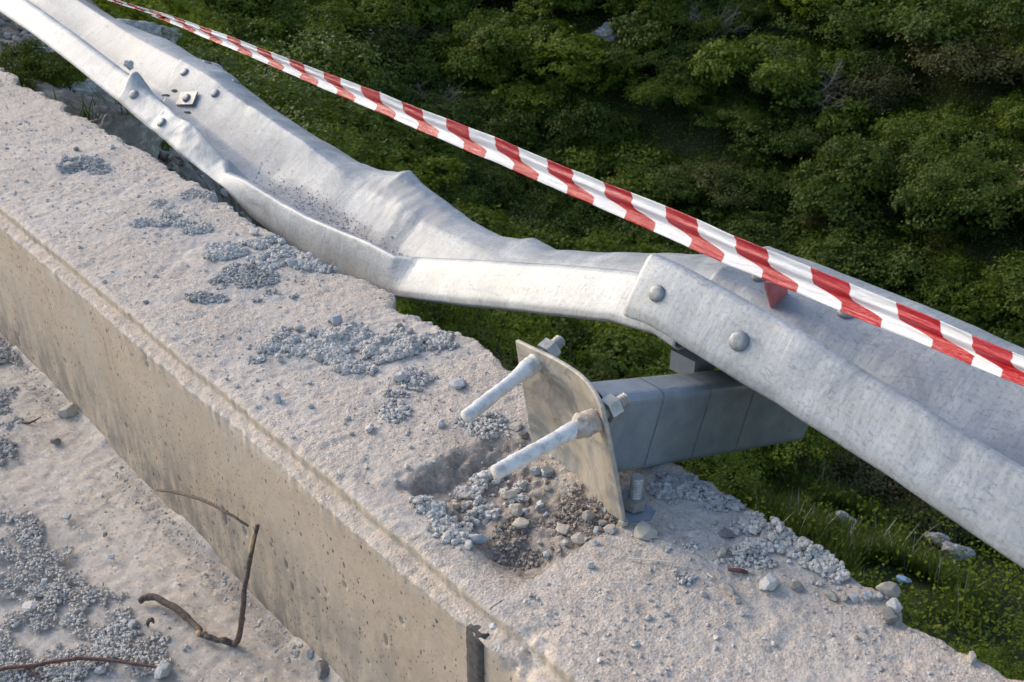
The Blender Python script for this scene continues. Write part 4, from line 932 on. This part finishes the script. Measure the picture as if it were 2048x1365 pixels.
for x, y, r, kind, p, label in [(-2.2244, 0.6124, 0.0279, 'stone_tan', 2, 'angular tan stone on the pavement against the parapet foot'),
 (-2.1387, 0.5425, 0.0135, 'stone_dark', 0, 'small dark stone on the pavement near the angular stone'),
 (-1.6598, 0.3022, 0.0186, 'stone_pale', 3, 'pale flat stone in the grey gravel'),
 (-1.4851, 0.3553, 0.0098, 'stone_pale', 0, 'white pebble in the gravel above the slender twig'),
 (-1.1760, 0.6228, 0.0219, 'stone_dark', 1, 'dark grey stone at the parapet foot below the twigs'),
 (-1.2220, 0.6272, 0.0120, 'stone_grey', 0, 'grey chip near the dark stone at the parapet foot'),
 (-1.8639, 0.4571, 0.0134, 'stone_grey', 1, 'grey mortar chip on the bare pavement beside the gravel'),
 (-1.7642, 0.4925, 0.0076, 'stone_dark', 0, 'tiny brown pebble on the bare pavement'),
 (-1.6371, 0.3772, 0.0072, 'ochre_rock', 0, 'tiny reddish pebble at the gravel border'),
 (-1.4952, 0.4241, 0.0128, 'stone_grey', 0, 'rounded grey lump at the gravel border by the thick twig'),
 (-1.3566, 0.4137, 0.0207, 'stone_grey', 0, 'large rounded grey lump in the gravel past the twig end'),
 (-1.6892, 0.4735, 0.0106, 'stone_grey', 1, 'grey flake on the pavement left of the thick twig'),
 (-1.7086, 0.3490, 0.0116, 'stone_grey', 0, 'bluish lump in the middle of the gravel'),
 (-1.4336, 0.3363, 0.0115, 'stone_pale', 0, 'pale lump in the gravel below the slender twig')]:
    stone(label, (x, y, -.428+r*.4), r, kind, p, rng.uniform(0, 6.28), rng.uniform(-.2, .2))
# unnamed middling pebbles in the pocket and along the rear edge
g = np.random.default_rng(5)
for k in range(46):
    w = g.random()
    cx, cy, sx, sy = (-.945, .80, .06, .05) if w < .45 else ((-.83, .86, .05, .045) if w < .75 else (-.56, 1.0, .14, .035))
    x, y = g.normal(cx, sx), np.clip(g.normal(cy, sy), .69, 1.035); r = .0045+.006*g.random()**2; p = (1, 2, 4)[int(g.integers(0, 3))]
    kind = ('stone_tan', 'stone_grey', 'stone_pale', 'stone_tan')[int(g.integers(0, 4))]
    grp, lab = ('pebbles in the chipped pocket', 'little pebble in the pocket chipped beside the base plate') if w < .75 else ('pebbles along the rear edge', 'little pebble by the rear edge past the fallen post')
    stone(lab, onwall(x, y, r, .35), r, kind, p, g.uniform(0, 6.28), g.uniform(-.4, .4), grp, 'pebble', 'pebble')

# ------------------------------------------------------------------ twigs and litter
def twig(name, label, P, rad, mat, n=70, rough=.0015, seed=0, group=None, cat='twig'):
    root = thing(name, label, cat, P[0], group); Q = smooth_path(P, n, rough, seed)
    t = np.linspace(0, 1, n); r = np.interp(t, np.linspace(0, 1, len(rad)), rad)*(1+.12*vnoise(t*40, t*0, 0, seed)+.25*np.exp(-((t*6.3 % 1)-.5)**2/.004))
    V, Fc = tube(Q, r, 10); part('stem', V, Fc, mat, root); return root, Q
t1, Q = twig('bent_twig', 'thick dark twig bent upright, propped against the parapet face', [(-1.5346, 0.4593, -0.4180), (-1.5266, 0.4762, -0.4120), (-1.4777, 0.4964, -0.4120), (-1.4168, 0.5064, -0.4180), (-1.3840, 0.5040, -0.4160), (-1.3653, 0.5106, -0.4160), (-1.3472, 0.5249, -0.4180), (-1.3259, 0.5415, -0.4180), (-1.2801, 0.5400, -0.3165), (-1.2977, 0.5650, -0.2655), (-1.3170, 0.5920, -0.2280), (-1.3239, 0.6120, -0.1891)], (.0062, .0064, .0060, .0056, .0062, .0052, .005, .0058, .0046, .0042, .0040, .0036), M['bark'], 110, .0014, 3)
V, Fc = tube(Q[98:107]+[0, -.0022, .001], (.0014, .003, .0034, .0034, .0034, .0034, .0034, .003, .0012), 8); part('peeled_wood', V, Fc, M['wood'], t1)
V, Fc = tube(Q[36:42]+[0, -.002, .001], (.003, .0055, .006, .0058, .005, .003), 8); part('splintered_wood', V, Fc, M['wood'], t1)
twig('arched_twig', 'thin arched twig leaning along the parapet face', [(-1.7653, 0.6120, -0.3765), (-1.6462, 0.6000, -0.3042), (-1.5403, 0.5960, -0.2494), (-1.4508, 0.5980, -0.2180), (-1.3890, 0.6040, -0.2101), (-1.3601, 0.6120, -0.2154)], (.0026, .0030, .0030, .0028, .0026, .0022), M['bark'], 70, .001, 5)
t3, Q = twig('slender_twig', 'slender reddish twig lying across the grey gravel', [(-1.5632, 0.1430, -0.4140), (-1.5380, 0.2085, -0.4140), (-1.5094, 0.2492, -0.4120), (-1.4804, 0.2986, -0.4100), (-1.4491, 0.3381, -0.4110), (-1.4081, 0.3731, -0.4130), (-1.3646, 0.4134, -0.4180)], (.0036, .0034, .0034, .0032, .0033, .0028, .0022), M['bark_red'], 90, .001, 7)
V, Fc = tube(smooth_path([(-1.5150, 0.2442, -0.4130), (-1.5003, 0.2460, -0.4180), (-1.4724, 0.2552, -0.4200)], 14), np.linspace(.0028, .0018, 14), 8)
part('side_shoot', V, Fc, M['bark_red'], t3)
twig('wood_sliver', 'brown wood sliver on the pavement by the tan stone', [(-2.2622, 0.5151, -0.4240), (-2.2448, 0.5290, -0.4200), (-2.2483, 0.5539, -0.4180)], (.0022, .0026, .0012), M['bark_red'], 20, .0004, 9)
twig('wood_sliver', 'brown bark sliver on the parapet near the grey mortar bank', [(-0.6063, 0.9346, 0.0040), (-0.5932, 0.9431, 0.0060), (-0.5844, 0.9503, 0.0040)], (.0022, .0034, .0018), M['bark_red'], 20, .0004, 10)
twig('straw', 'pale dry straw lying across the parapet past the base plate', [(-0.7124, 0.8518, 0.0040), (-0.6827, 0.8741, 0.0060), (-0.6608, 0.8895, 0.0070), (-0.6457, 0.9010, 0.0040)], (.0012, .0011, .0009, .0006), M['straw'], 30, .0008, 11)
twig('straw', 'short white straw beside the bark sliver', [(-0.6215, 0.9093, 0.0030), (-0.6095, 0.9067, 0.0050)], (.0012, .001), M['straw'], 10, .0002, 12)
twig('bark_curl', 'small black curl of bark beside the thick twig', [(-1.4737, 0.4446, -0.4240), (-1.4709, 0.4465, -0.4120), (-1.4660, 0.4515, -0.4080), (-1.4651, 0.4534, -0.4160)], (.002, .004, .004, .0015), M['bark'], 20, .0003, 13)
V, Fc = granules(np.array([(-3.1000, 1.2599, 0.0826)]), np.array([.016]), np.random.default_rng(3)); tag(mesh_obj('stone_chip', V, Fc, M['stone_pale'], None, False), 'white chip of stone caught in the straight beam trough', 'stone')

# ------------------------------------------------------------------ terrain beyond the parapet
PK = np.array([(1.02, -.85), (1.5, -1.5), (2.4, -3.2), (4, -4.7), (7, -6.3), (11, -8.0), (13.5, -8.7), (16, -8.2), (20, -6.0), (30, 1.5), (48, 14)])
BK = np.array([(1.02, -.30), (1.4, -.42), (1.9, -.62), (2.5, -1.15), (3.4, -2.7), (5, -4.9), (7, -6.3), (11, -8.0), (13.5, -8.7), (16, -8.2), (20, -6.0), (30, 1.5), (48, 14)])
def terrain(x, y):
    x = np.asarray(x, float); y = np.asarray(y, float)
    yy = np.maximum(1.02, y-.22*np.clip(-x-4, 0, 9)*(1-sstep(3, 9, y)))
    a = np.interp(y, PK[:, 0], PK[:, 1]); b = np.interp(yy, BK[:, 0], BK[:, 1])
    w = sstep(-2.75, -3.3, x+.12*fbm(x*1.5, y*1.5, 0, 2, 52))
    ye = 1.32+.60*np.clip(-x-3.0, 0, 4); w = w*(1-sstep(ye, ye+.35, y)*(1-sstep(-4.6, -5.6, x)))
    z = a*(1-w)+b*w+.27*np.clip(-x-11, 0, 60)*sstep(3, 7, y)
    far = sstep(2.2, 6, y)
    z = z+far*(.9*fbm(x*.11, y*.11, 0, 3, 50)+.20*fbm(x*.7, y*.7, 0, 3, 51))+(1-far)*w*(.09*fbm(x*2.6, y*2.6, 0, 4, 53))
    return z, w*(1-sstep(2.4, 3.6, yy))
def hill():
    xs = np.concatenate([np.arange(-75, -9, .5), np.arange(-9, -1.5, .05), np.arange(-1.5, 16, .35)]); ys = np.concatenate([np.arange(1.05, 3.2, .05), np.arange(3.2, 48, .4)])
    X, Y = np.meshgrid(xs, ys, indexing='ij'); Z, b = terrain(X, Y)
    o = mesh_obj('hillside', np.stack([X, Y, Z], -1).reshape(-1, 3), grid_faces(len(xs), len(ys)), M['bank']); attr(o, 'bank', b)
    tag(o, 'steep valley slope falling away behind the parapet', kind='structure')
hill()
# ---- rocks on the bank and the slopes
def rock(label, x, y, r, kind, p, spin, sc=(1, 1, 1), sink=.3, group=None, tilt=.15):
    z, _ = terrain(x, y); return stone(label, (x, y, float(z)+r*sink), r, kind, p if kind == 'blue_scrap' else 6+p % 4, spin, tilt, group, 'rock', 'rock', sc)
rock('big cracked limestone block beside the parapet rear edge', -4.036, 1.420, 0.200, 'limestone', 1, 0.40, (1.6, 0.8, 0.8), 0.15)
rock('pale limestone slab higher on the bank', -4.613, 1.500, 0.240, 'limestone', 4, 1.20, (1.4, 0.8, 0.7), 0.15)
rock('limestone ledge above the grass tufts', -3.440, 1.300, 0.170, 'limestone', 2, 2.00, (1.3, 0.8, 0.9), 0.40)
rock('white topped boulder under the sagging beam', -3.106, 1.260, 0.110, 'limestone', 0, 0.90, (1.3, 1, 0.9), 0.90)
rock('ochre boulder under the sagging beam', -2.918, 1.240, 0.150, 'ochre_rock', 4, 0.30, (1.2, 1, 1), 0.50)
rock('pale rock outcrop showing above the straight beam', -5.815, 2.500, 0.280, 'limestone', 1, 0.70, (1.6, 0.8, 0.7), 0.25)
rock('second pale outcrop beyond the straight beam', -6.831, 2.800, 0.300, 'limestone', 2, 1.90, (1.5, 0.9, 0.6), 0.25)
rock('small white rock lying on the grassy slope', -3.988, 8.103, 0.119, 'limestone', 2, .5, (1.2, .9, 1.1), .7)
rock('rounded orange stained rock among the slope shrubs', -3.393, 9.051, 0.115, 'limestone', 0, .5, (1.2, .9, 1.1), .7)
rock('grey rock half hidden in the slope grass', -3.131, 8.941, 0.147, 'limestone', 1, .5, (1.2, .9, 1.1), .7)
rock('bare grey rock showing through the far scrub', -16.920, 18.203, 0.361, 'limestone', 4, .5, (1.2, .9, 1.1), .7)
rk_ = rock('crumpled blue plastic scrap caught in the slope grass', -2.920, 7.239, .065, 'blue_scrap', 3, .5, (1.3, .7, 1.2), 1.6); rk_.name = 'plastic_scrap'; rk_['category'] = 'litter'
g = np.random.default_rng(15)
gx_, gy_ = -2.75-4*g.random(1700), 1.1+1.3*g.random(1700)**1.3; rr_ = .008+.030*g.random(1700)**3; tz_, bk_ = terrain(gx_, gy_); kk_ = bk_ > .4
V, Fc = granules(np.stack([gx_, gy_, tz_+rr_*.3], -1)[kk_], rr_[kk_], g); tag(mesh_obj('bank_rubble', V, Fc, M['bank_rubble'], None, False), 'broken limestone rubble covering the dry bank', 'rubble', None, 'stuff')
for k in range(110):
    x = -2.7-3.9*g.random(); y = 1.12+1.4*g.random()**1.4; r = .025+.085*g.random()**2.5
    rock('small limestone rock on the dry bank behind the parapet', x, y, r, 'limestone', int(g.integers(0, 6)), g.uniform(0, 6), (1, 1, .7), .2, 'small rocks on the bank', .4)

# ------------------------------------------------------------------ vegetation
def leaf_mesh(name, C, N, size, mat, g, asp=.6, tint=None):
    """one folded quad for each leaf"""
    n = len(C); a = g.standard_normal((n, 3)); t = np.cross(N, a); t /= np.linalg.norm(t, axis=1)[:, None]+1e-9; b = np.cross(N, t)
    s = size[:, None]
    V = np.stack([C-t*s*.5, C+b*s*asp*.5+N*s*.08, C+t*s*.5, C-b*s*asp*.5+N*s*.08], 1).reshape(-1, 3)
    me = mesh_obj(name, V, np.arange(4*n).reshape(-1, 4), mat, None, False)
    attr(me, 'tint', np.repeat(tint if tint is not None else g.random(n), 4)); d = me.data; bpy.data.objects.remove(me); return d
def crown(seed, n_lobe, n_clump, per, size, spread, mat, flat=.75, tall=1.0):
    """lobes of foliage, each built of small sprays whose leaves share a direction"""
    g = np.random.default_rng(seed); C, N, T = [], [], []
    for k in range(n_lobe):
        an = g.uniform(0, 6.28); rr = .80*math.sqrt(g.random()); c = np.array([rr*math.cos(an), rr*math.sin(an), tall*(.25+.50*g.random()*(1-.5*rr))]); R_ = g.uniform(.20, .36)
        for q in range(n_clump):
            d = g.standard_normal(3); d[2] = abs(d[2])*.9-.25; d /= np.linalg.norm(d); p = c+d*R_*np.array([1, 1, flat])*g.uniform(.70, 1.15)
            rad = g.uniform(.030, .060)*spread; m = d*.75+np.array([0, 0, .65])+.35*g.standard_normal(3)
            e = g.standard_normal((per, 3)); C.append(p+e*rad*[1, 1, .7]+d*.03); N.append(m[None]+.42*g.standard_normal((per, 3))); T.append(np.full(per, g.random()**1.3))
    C = np.vstack(C); N = np.vstack(N); N /= np.linalg.norm(N, axis=1)[:, None]; C[:, 2] = np.maximum(C[:, 2], .01); T = np.concatenate(T)
    return leaf_mesh('foliage', C, N, size*g.uniform(.6, 1.3, len(C)), mat, g, tint=T)
def stems(seed):
    g = np.random.default_rng(seed); Vs = []; Fs = []; b = 0
    for k in range(6):
        an = g.uniform(0, 6.28); rr = g.uniform(.15, .6); P = smooth_path([(0, 0, -.12), (rr*.35*math.cos(an), rr*.35*math.sin(an), .25), (rr*math.cos(an), rr*math.sin(an), .6)], 7, .03, k)
        V, Fc = tube(P, np.linspace(.03, .008, 7), 5, False); Vs.append(V); Fs += [tuple(i+b for i in f) for f in Fc]; b += len(V)
    o = mesh_obj('stem', np.vstack(Vs), Fs, M['stem']); d = o.data; bpy.data.objects.remove(o); return d
KIND = {
 'bright': ('broad bright green shrub on the scrub slope', M['leaf_bright'], 1.0, .046, 1.0),
 'mid': ('dense mid green shrub on the scrub slope', M['leaf_mid'], 1.0, .044, 1.1),
 'dark': ('low dark green shrub on the scrub slope', M['leaf_dark'], .8, .042, 1.1),
 'olive': ('loose grey olive shrub on the scrub slope', M['leaf_olive'], 1.15, .040, 1.25),
 'brown': ('sparse brownish shrub on the scrub slope', M['leaf_brown'], .75, .038, 1.3)}
CR = {k: [crown(100+7*i+q*31, 16, 44, (24, 20, 15)[q], v[3]*(1.0, 1.2, 1.45)[q], v[4], v[1], .75, v[2]) for q in range(3)] for i, (k, v) in enumerate(KIND.items())}
CRN = {k: [crown(300+7*i+q*31, 15, 44, 20, v[3]*.75, v[4]*.9, v[1], .75, v[2]) for q in range(2)] for i, (k, v) in enumerate(KIND.items())}      # finer leaves on the shrubs just below the road
ST = [stems(s) for s in (1, 2, 3)]
def shrub(kind, loc, sc, g, label=None, group=None, name='shrub', fine=False):
    root = thing(name, label or KIND[kind][0], 'shrub', loc, group or kind+' shrubs of the slope')
    root.rotation_euler = (0, 0, g.uniform(0, 6.28)); root.scale = (sc*g.uniform(.85, 1.2), sc*g.uniform(.85, 1.2), sc*g.uniform(.8, 1.15))
    for nm, d in (('foliage', CRN[kind][int(g.integers(0, 2))] if fine else CR[kind][int(g.integers(0, 3))]), ('stem', ST[int(g.integers(0, 3))])):
        o = bpy.data.objects.new(nm, d); COL.objects.link(o); o.parent = root
    return root
FWD = np.array([-math.sin(R(48.032))*math.cos(R(30.727)), math.cos(R(48.032))*math.cos(R(30.727)), -math.sin(R(30.727))])
RGT = np.array([math.cos(R(48.032)), math.sin(R(48.032)), 0]); UPV = np.cross(RGT, FWD)
def view(P):
    d = np.asarray(P)-np.array(CAM_LOC); z = d @ FWD; return d @ RGT/z/.4785, d @ UPV/z/.3187, z       # +-1 at the frame edge
KEEP = [(-3.99, 8.1), (-3.39, 9.05), (-3.13, 8.94), (-16.92, 18.2), (-2.92, 7.24)]      # bare spots round the rocks on the slopes
g = np.random.default_rng(77); spots = []
for gx in np.arange(-46, 8, 1.05):
    for gy in np.arange(3.4, 34, 1.05):
        x, y = gx+g.uniform(-.5, .5), gy+g.uniform(-.5, .5); z, _ = terrain(x, y)
        u, v, d = view((x, y, float(z)+.4))
        if min(math.hypot(x-q[0], y-q[1]) for q in KEEP) < 1.0 or (d < 12 and vnoise(x*.5, y*.5, 0, 66) < -.25): continue
        if d < 5 or abs(u) > 1.16 or v > 1.14 or v < -1.25: continue
        spots.append((d, x, y, float(z)))
spots.sort(); print('SHRUBS', len(spots))
rest = []
for k, (d, x, y, z) in enumerate(spots):
    n = vnoise(x*.22, y*.22, 0, 60)+.7*g.standard_normal()*.5
    kind = ('olive' if g.random() < .7 else 'brown') if g.random() < .10 else 'bright' if n > .05 else 'mid' if n > -.35 else 'dark'
    sc = g.uniform(.9, 1.5)*(1.0 if d > 12 else g.uniform(.5, .85))
    if k < 296: shrub(kind, (x, y, z-.05), sc, g, fine=d < 12)
    else: rest.append((kind, x, y, z, sc))
def dead_bush(seed):
    g = np.random.default_rng(seed); Vs = []; Fs = []; b = 0
    def br(p, d, L, r, lv):
        nonlocal b
        q = smooth_path([p, p+d*L*.5+.06*L*g.standard_normal(3), p+d*L], 5); V, Fc = tube(q, np.linspace(r, r*.45, 5), 4, False); Vs.append(V); Fs.extend([tuple(i+b for i in f) for f in Fc]); b += len(V)
        if lv:
            for k in range(3): e = d+.65*g.standard_normal(3)+[0, 0, .15]; br(q[2+k % 3], e/np.linalg.norm(e), L*.62, r*.55, lv-1)
    for k in range(7): e = g.standard_normal(3)*[.7, .7, .2]+[0, 0, .8]; br(np.zeros(3), e/np.linalg.norm(e), .5, .016, 3)
    o = mesh_obj('branches', np.vstack(Vs), Fs, M['dead_wood']); dd = o.data; bpy.data.objects.remove(o); return dd
DB = [dead_bush(s) for s in (1, 2, 3)]
for k in range(16):
    d, x, y, z = spots[int(g.integers(20, min(290, len(spots))))]
    root = thing('dead_shrub', 'bare grey leafless shrub among the green scrub', 'shrub', (x+.4, y-.4, z), 'leafless shrubs of the slope'); root.rotation_euler = (0, 0, g.uniform(0, 6)); s_ = g.uniform(1.0, 1.5); root.scale = (s_, s_, s_)
    o = bpy.data.objects.new('branches', DB[k % 3]); COL.objects.link(o); o.parent = root
if rest:
    Vs = []; Fs = []; b = 0; src = CR['mid'][0]; V0 = np.zeros(len(src.vertices)*3, np.float32); src.vertices.foreach_get('co', V0); V0 = V0.reshape(-1, 4, 3)
    for kind, x, y, z, sc in rest[:220]:
        an = g.uniform(0, 6.28); sel = V0[g.random(len(V0)) < .5].reshape(-1, 3)*sc; c, s = math.cos(an), math.sin(an)
        Vs.append(np.stack([sel[:, 0]*c-sel[:, 1]*s+x, sel[:, 0]*s+sel[:, 1]*c+y, sel[:, 2]+z], -1))
    V = np.vstack(Vs); o = mesh_obj('scrub', V, np.arange(len(V)).reshape(-1, 4), M['leaf_mid'], None, False); tag(o, 'unbroken mass of far scrub at the head of the slope', 'scrub', None, 'stuff')
# low cover and grass between the shrubs
def cover():
    g = np.random.default_rng(88); n = 95000
    x = g.uniform(-34, 6, n); y = g.uniform(2.0, 27, n); z, b = terrain(x, y); u, v, d = view(np.stack([x, y, z], -1))
    k = (d > 3) & (abs(u) < 1.15) & (abs(v) < 1.2) & (b < .3); x, y, z = x[k], y[k], z[k]; n = len(x)
    k = np.min([np.hypot(x-q[0], y-q[1]) for q in KEEP], 0) > .28; x, y, z = x[k], y[k], z[k]; n = len(x)
    x = np.repeat(x, 7)+g.normal(0, .14, n*7); y = np.repeat(y, 7)+g.normal(0, .14, n*7); z, _ = terrain(x, y)
    N = g.standard_normal((len(x), 3))*.8+[0, 0, .9]; N /= np.linalg.norm(N, axis=1)[:, None]
    d = leaf_mesh('low_cover', np.stack([x, y, z+.25*g.random(len(x))**1.5], -1), N, .040*g.uniform(.6, 1.5, len(x)), M['leaf_bright'], g)
    o = bpy.data.objects.new('low_cover', d); COL.objects.link(o); tag(o, 'low leafy ground cover between the shrubs', 'ground cover', None, 'stuff')
cover()
def blades(name, label, spots_, n, h, mat, seed, lean=.35, kind='stuff', w=.004, cat='grass', group=None):
    g = np.random.default_rng(seed); c = np.asarray(spots_)[g.integers(0, len(spots_), n)]
    p = c[:, :2]+g.standard_normal((n, 2))*c[:, 2:3]; p = p[np.min([np.hypot(p[:, 0]-q[0], p[:, 1]-q[1]) for q in KEEP], 0) > .4]; n = len(p); z, _ = terrain(p[:, 0], p[:, 1]); hh = h*g.uniform(.5, 1.2, n)
    an = g.uniform(0, 6.28, n); L = lean*hh*g.random(n); ww = w*g.uniform(.6, 1.4, n)
    B = np.stack([p[:, 0], p[:, 1], z-.01], -1); t = np.stack([np.cos(an), np.sin(an), 0*an], -1); q = np.stack([-np.sin(an), np.cos(an), 0*an], -1)
    up = np.array([0, 0, 1.])
    m1 = B+up*(hh*.55)[:, None]+t*(L*.35)[:, None]; tp = B+up*hh[:, None]+t*L[:, None]
    V = np.stack([B-q*ww[:, None], B+q*ww[:, None], m1+q*ww[:, None]*.8, m1-q*ww[:, None]*.8, tp+q*ww[:, None]*.15, tp-q*ww[:, None]*.15], 1).reshape(-1, 3)
    i = np.arange(n)[:, None]*6; Fc = np.concatenate([i+[0, 1, 2, 3], i+[3, 2, 4, 5]], 0)
    o = mesh_obj(name, V, Fc, mat, None, False); tag(o, label, cat, group, kind); return o
blades('slope_grass', 'fine grass growing on the slope below the parapet', [(-5.64, 8.16, 0.35), (-5.15, 8.15, 0.35), (-4.81, 8.04, 0.35), (-4.46, 7.97, 0.35), (-4.1, 7.66, 0.35), (-3.74, 7.43, 0.35), (-3.53, 7.44, 0.35), (-3.26, 7.39, 0.35), (-3.08, 7.45, 0.35), (-5.04, 8.47, 0.35), (-5.5, 8.43, 0.35), (-4.25, 8.2, 0.35), (-9.79, 11.89, 0.35), (-8.95, 11.39, 0.35), (-11.11, 12.75, 0.35), (-11.24, 11.58, 0.35)], 34000, .24, M['grass'], 3, .5, 'stuff', .006)
blades('slope_grass', 'pale dry grass stems on the slope below the parapet', [(-4.46, 7.97, 0.35), (-4.1, 7.66, 0.35), (-3.74, 7.43, 0.35), (-3.53, 7.44, 0.35), (-3.26, 7.39, 0.35), (-3.08, 7.45, 0.35)], 260, .34, M['straw'], 4, .6, 'stuff', .0025)
# plants on the near bank
def tuft(label, x, y, n, h, mat, seed, spread=.05, w=.005, cat='plant', name='grass_tuft', group=None):
    return blades(name, label, [(x, y, spread)], n, h, mat, seed, .9, None, w, cat, group)
tuft('bright grass tuft at the parapet rear edge below the limestone ledge', -3.131, 1.140, 70, 0.075, M['leaf_fresh'], 201, 0.018, 0.0040, 'plant', 'grass_tuft')
tuft('leafy green tuft beside the white topped boulder', -2.971, 1.140, 130, 0.085, M['leaf_fresh'], 202, 0.030, 0.0040, 'plant', 'grass_tuft')
tuft('green tuft behind the limestone ledge', -3.785, 1.500, 260, 0.130, M['leaf_mid'], 203, 0.080, 0.0040, 'plant', 'grass_tuft')
tuft('tall green weeds under the torn beam fold', -3.846, 1.600, 300, 0.180, M['leaf_mid'], 204, 0.060, 0.0040, 'plant', 'grass_tuft')
tuft('dry orange flowering weed on the stony bank', -3.722, 1.250, 70, 0.060, M['dry_flower'], 205, 0.050, 0.0030, 'plant', 'grass_tuft', 'dry weeds on the bank')
tuft('dry orange flowering weed on the stony bank', -3.548, 1.250, 70, 0.060, M['dry_flower'], 206, 0.050, 0.0030, 'plant', 'grass_tuft', 'dry weeds on the bank')
tuft('dry orange flowering weed on the stony bank', -3.697, 1.250, 70, 0.060, M['dry_flower'], 207, 0.050, 0.0030, 'plant', 'grass_tuft', 'dry weeds on the bank')
tuft('dry orange flowering weed on the stony bank', -3.518, 1.250, 70, 0.060, M['dry_flower'], 208, 0.050, 0.0030, 'plant', 'grass_tuft', 'dry weeds on the bank')
tuft('dry orange flowering weed on the stony bank', -3.376, 1.250, 70, 0.060, M['dry_flower'], 209, 0.050, 0.0030, 'plant', 'grass_tuft', 'dry weeds on the bank')
sb = np.random.default_rng(9)
for (x, y, s_) in [(-4.377, 1.35, 0.26)]:
    z, _ = terrain(x, y); shrub('mid', (x, y, float(z)-.03), s_, sb, 'small rounded green bush at the end of the rocky bank', None, 'bush')
print('DONE', len(bpy.data.objects), sum(len(m.polygons) for m in bpy.data.meshes))
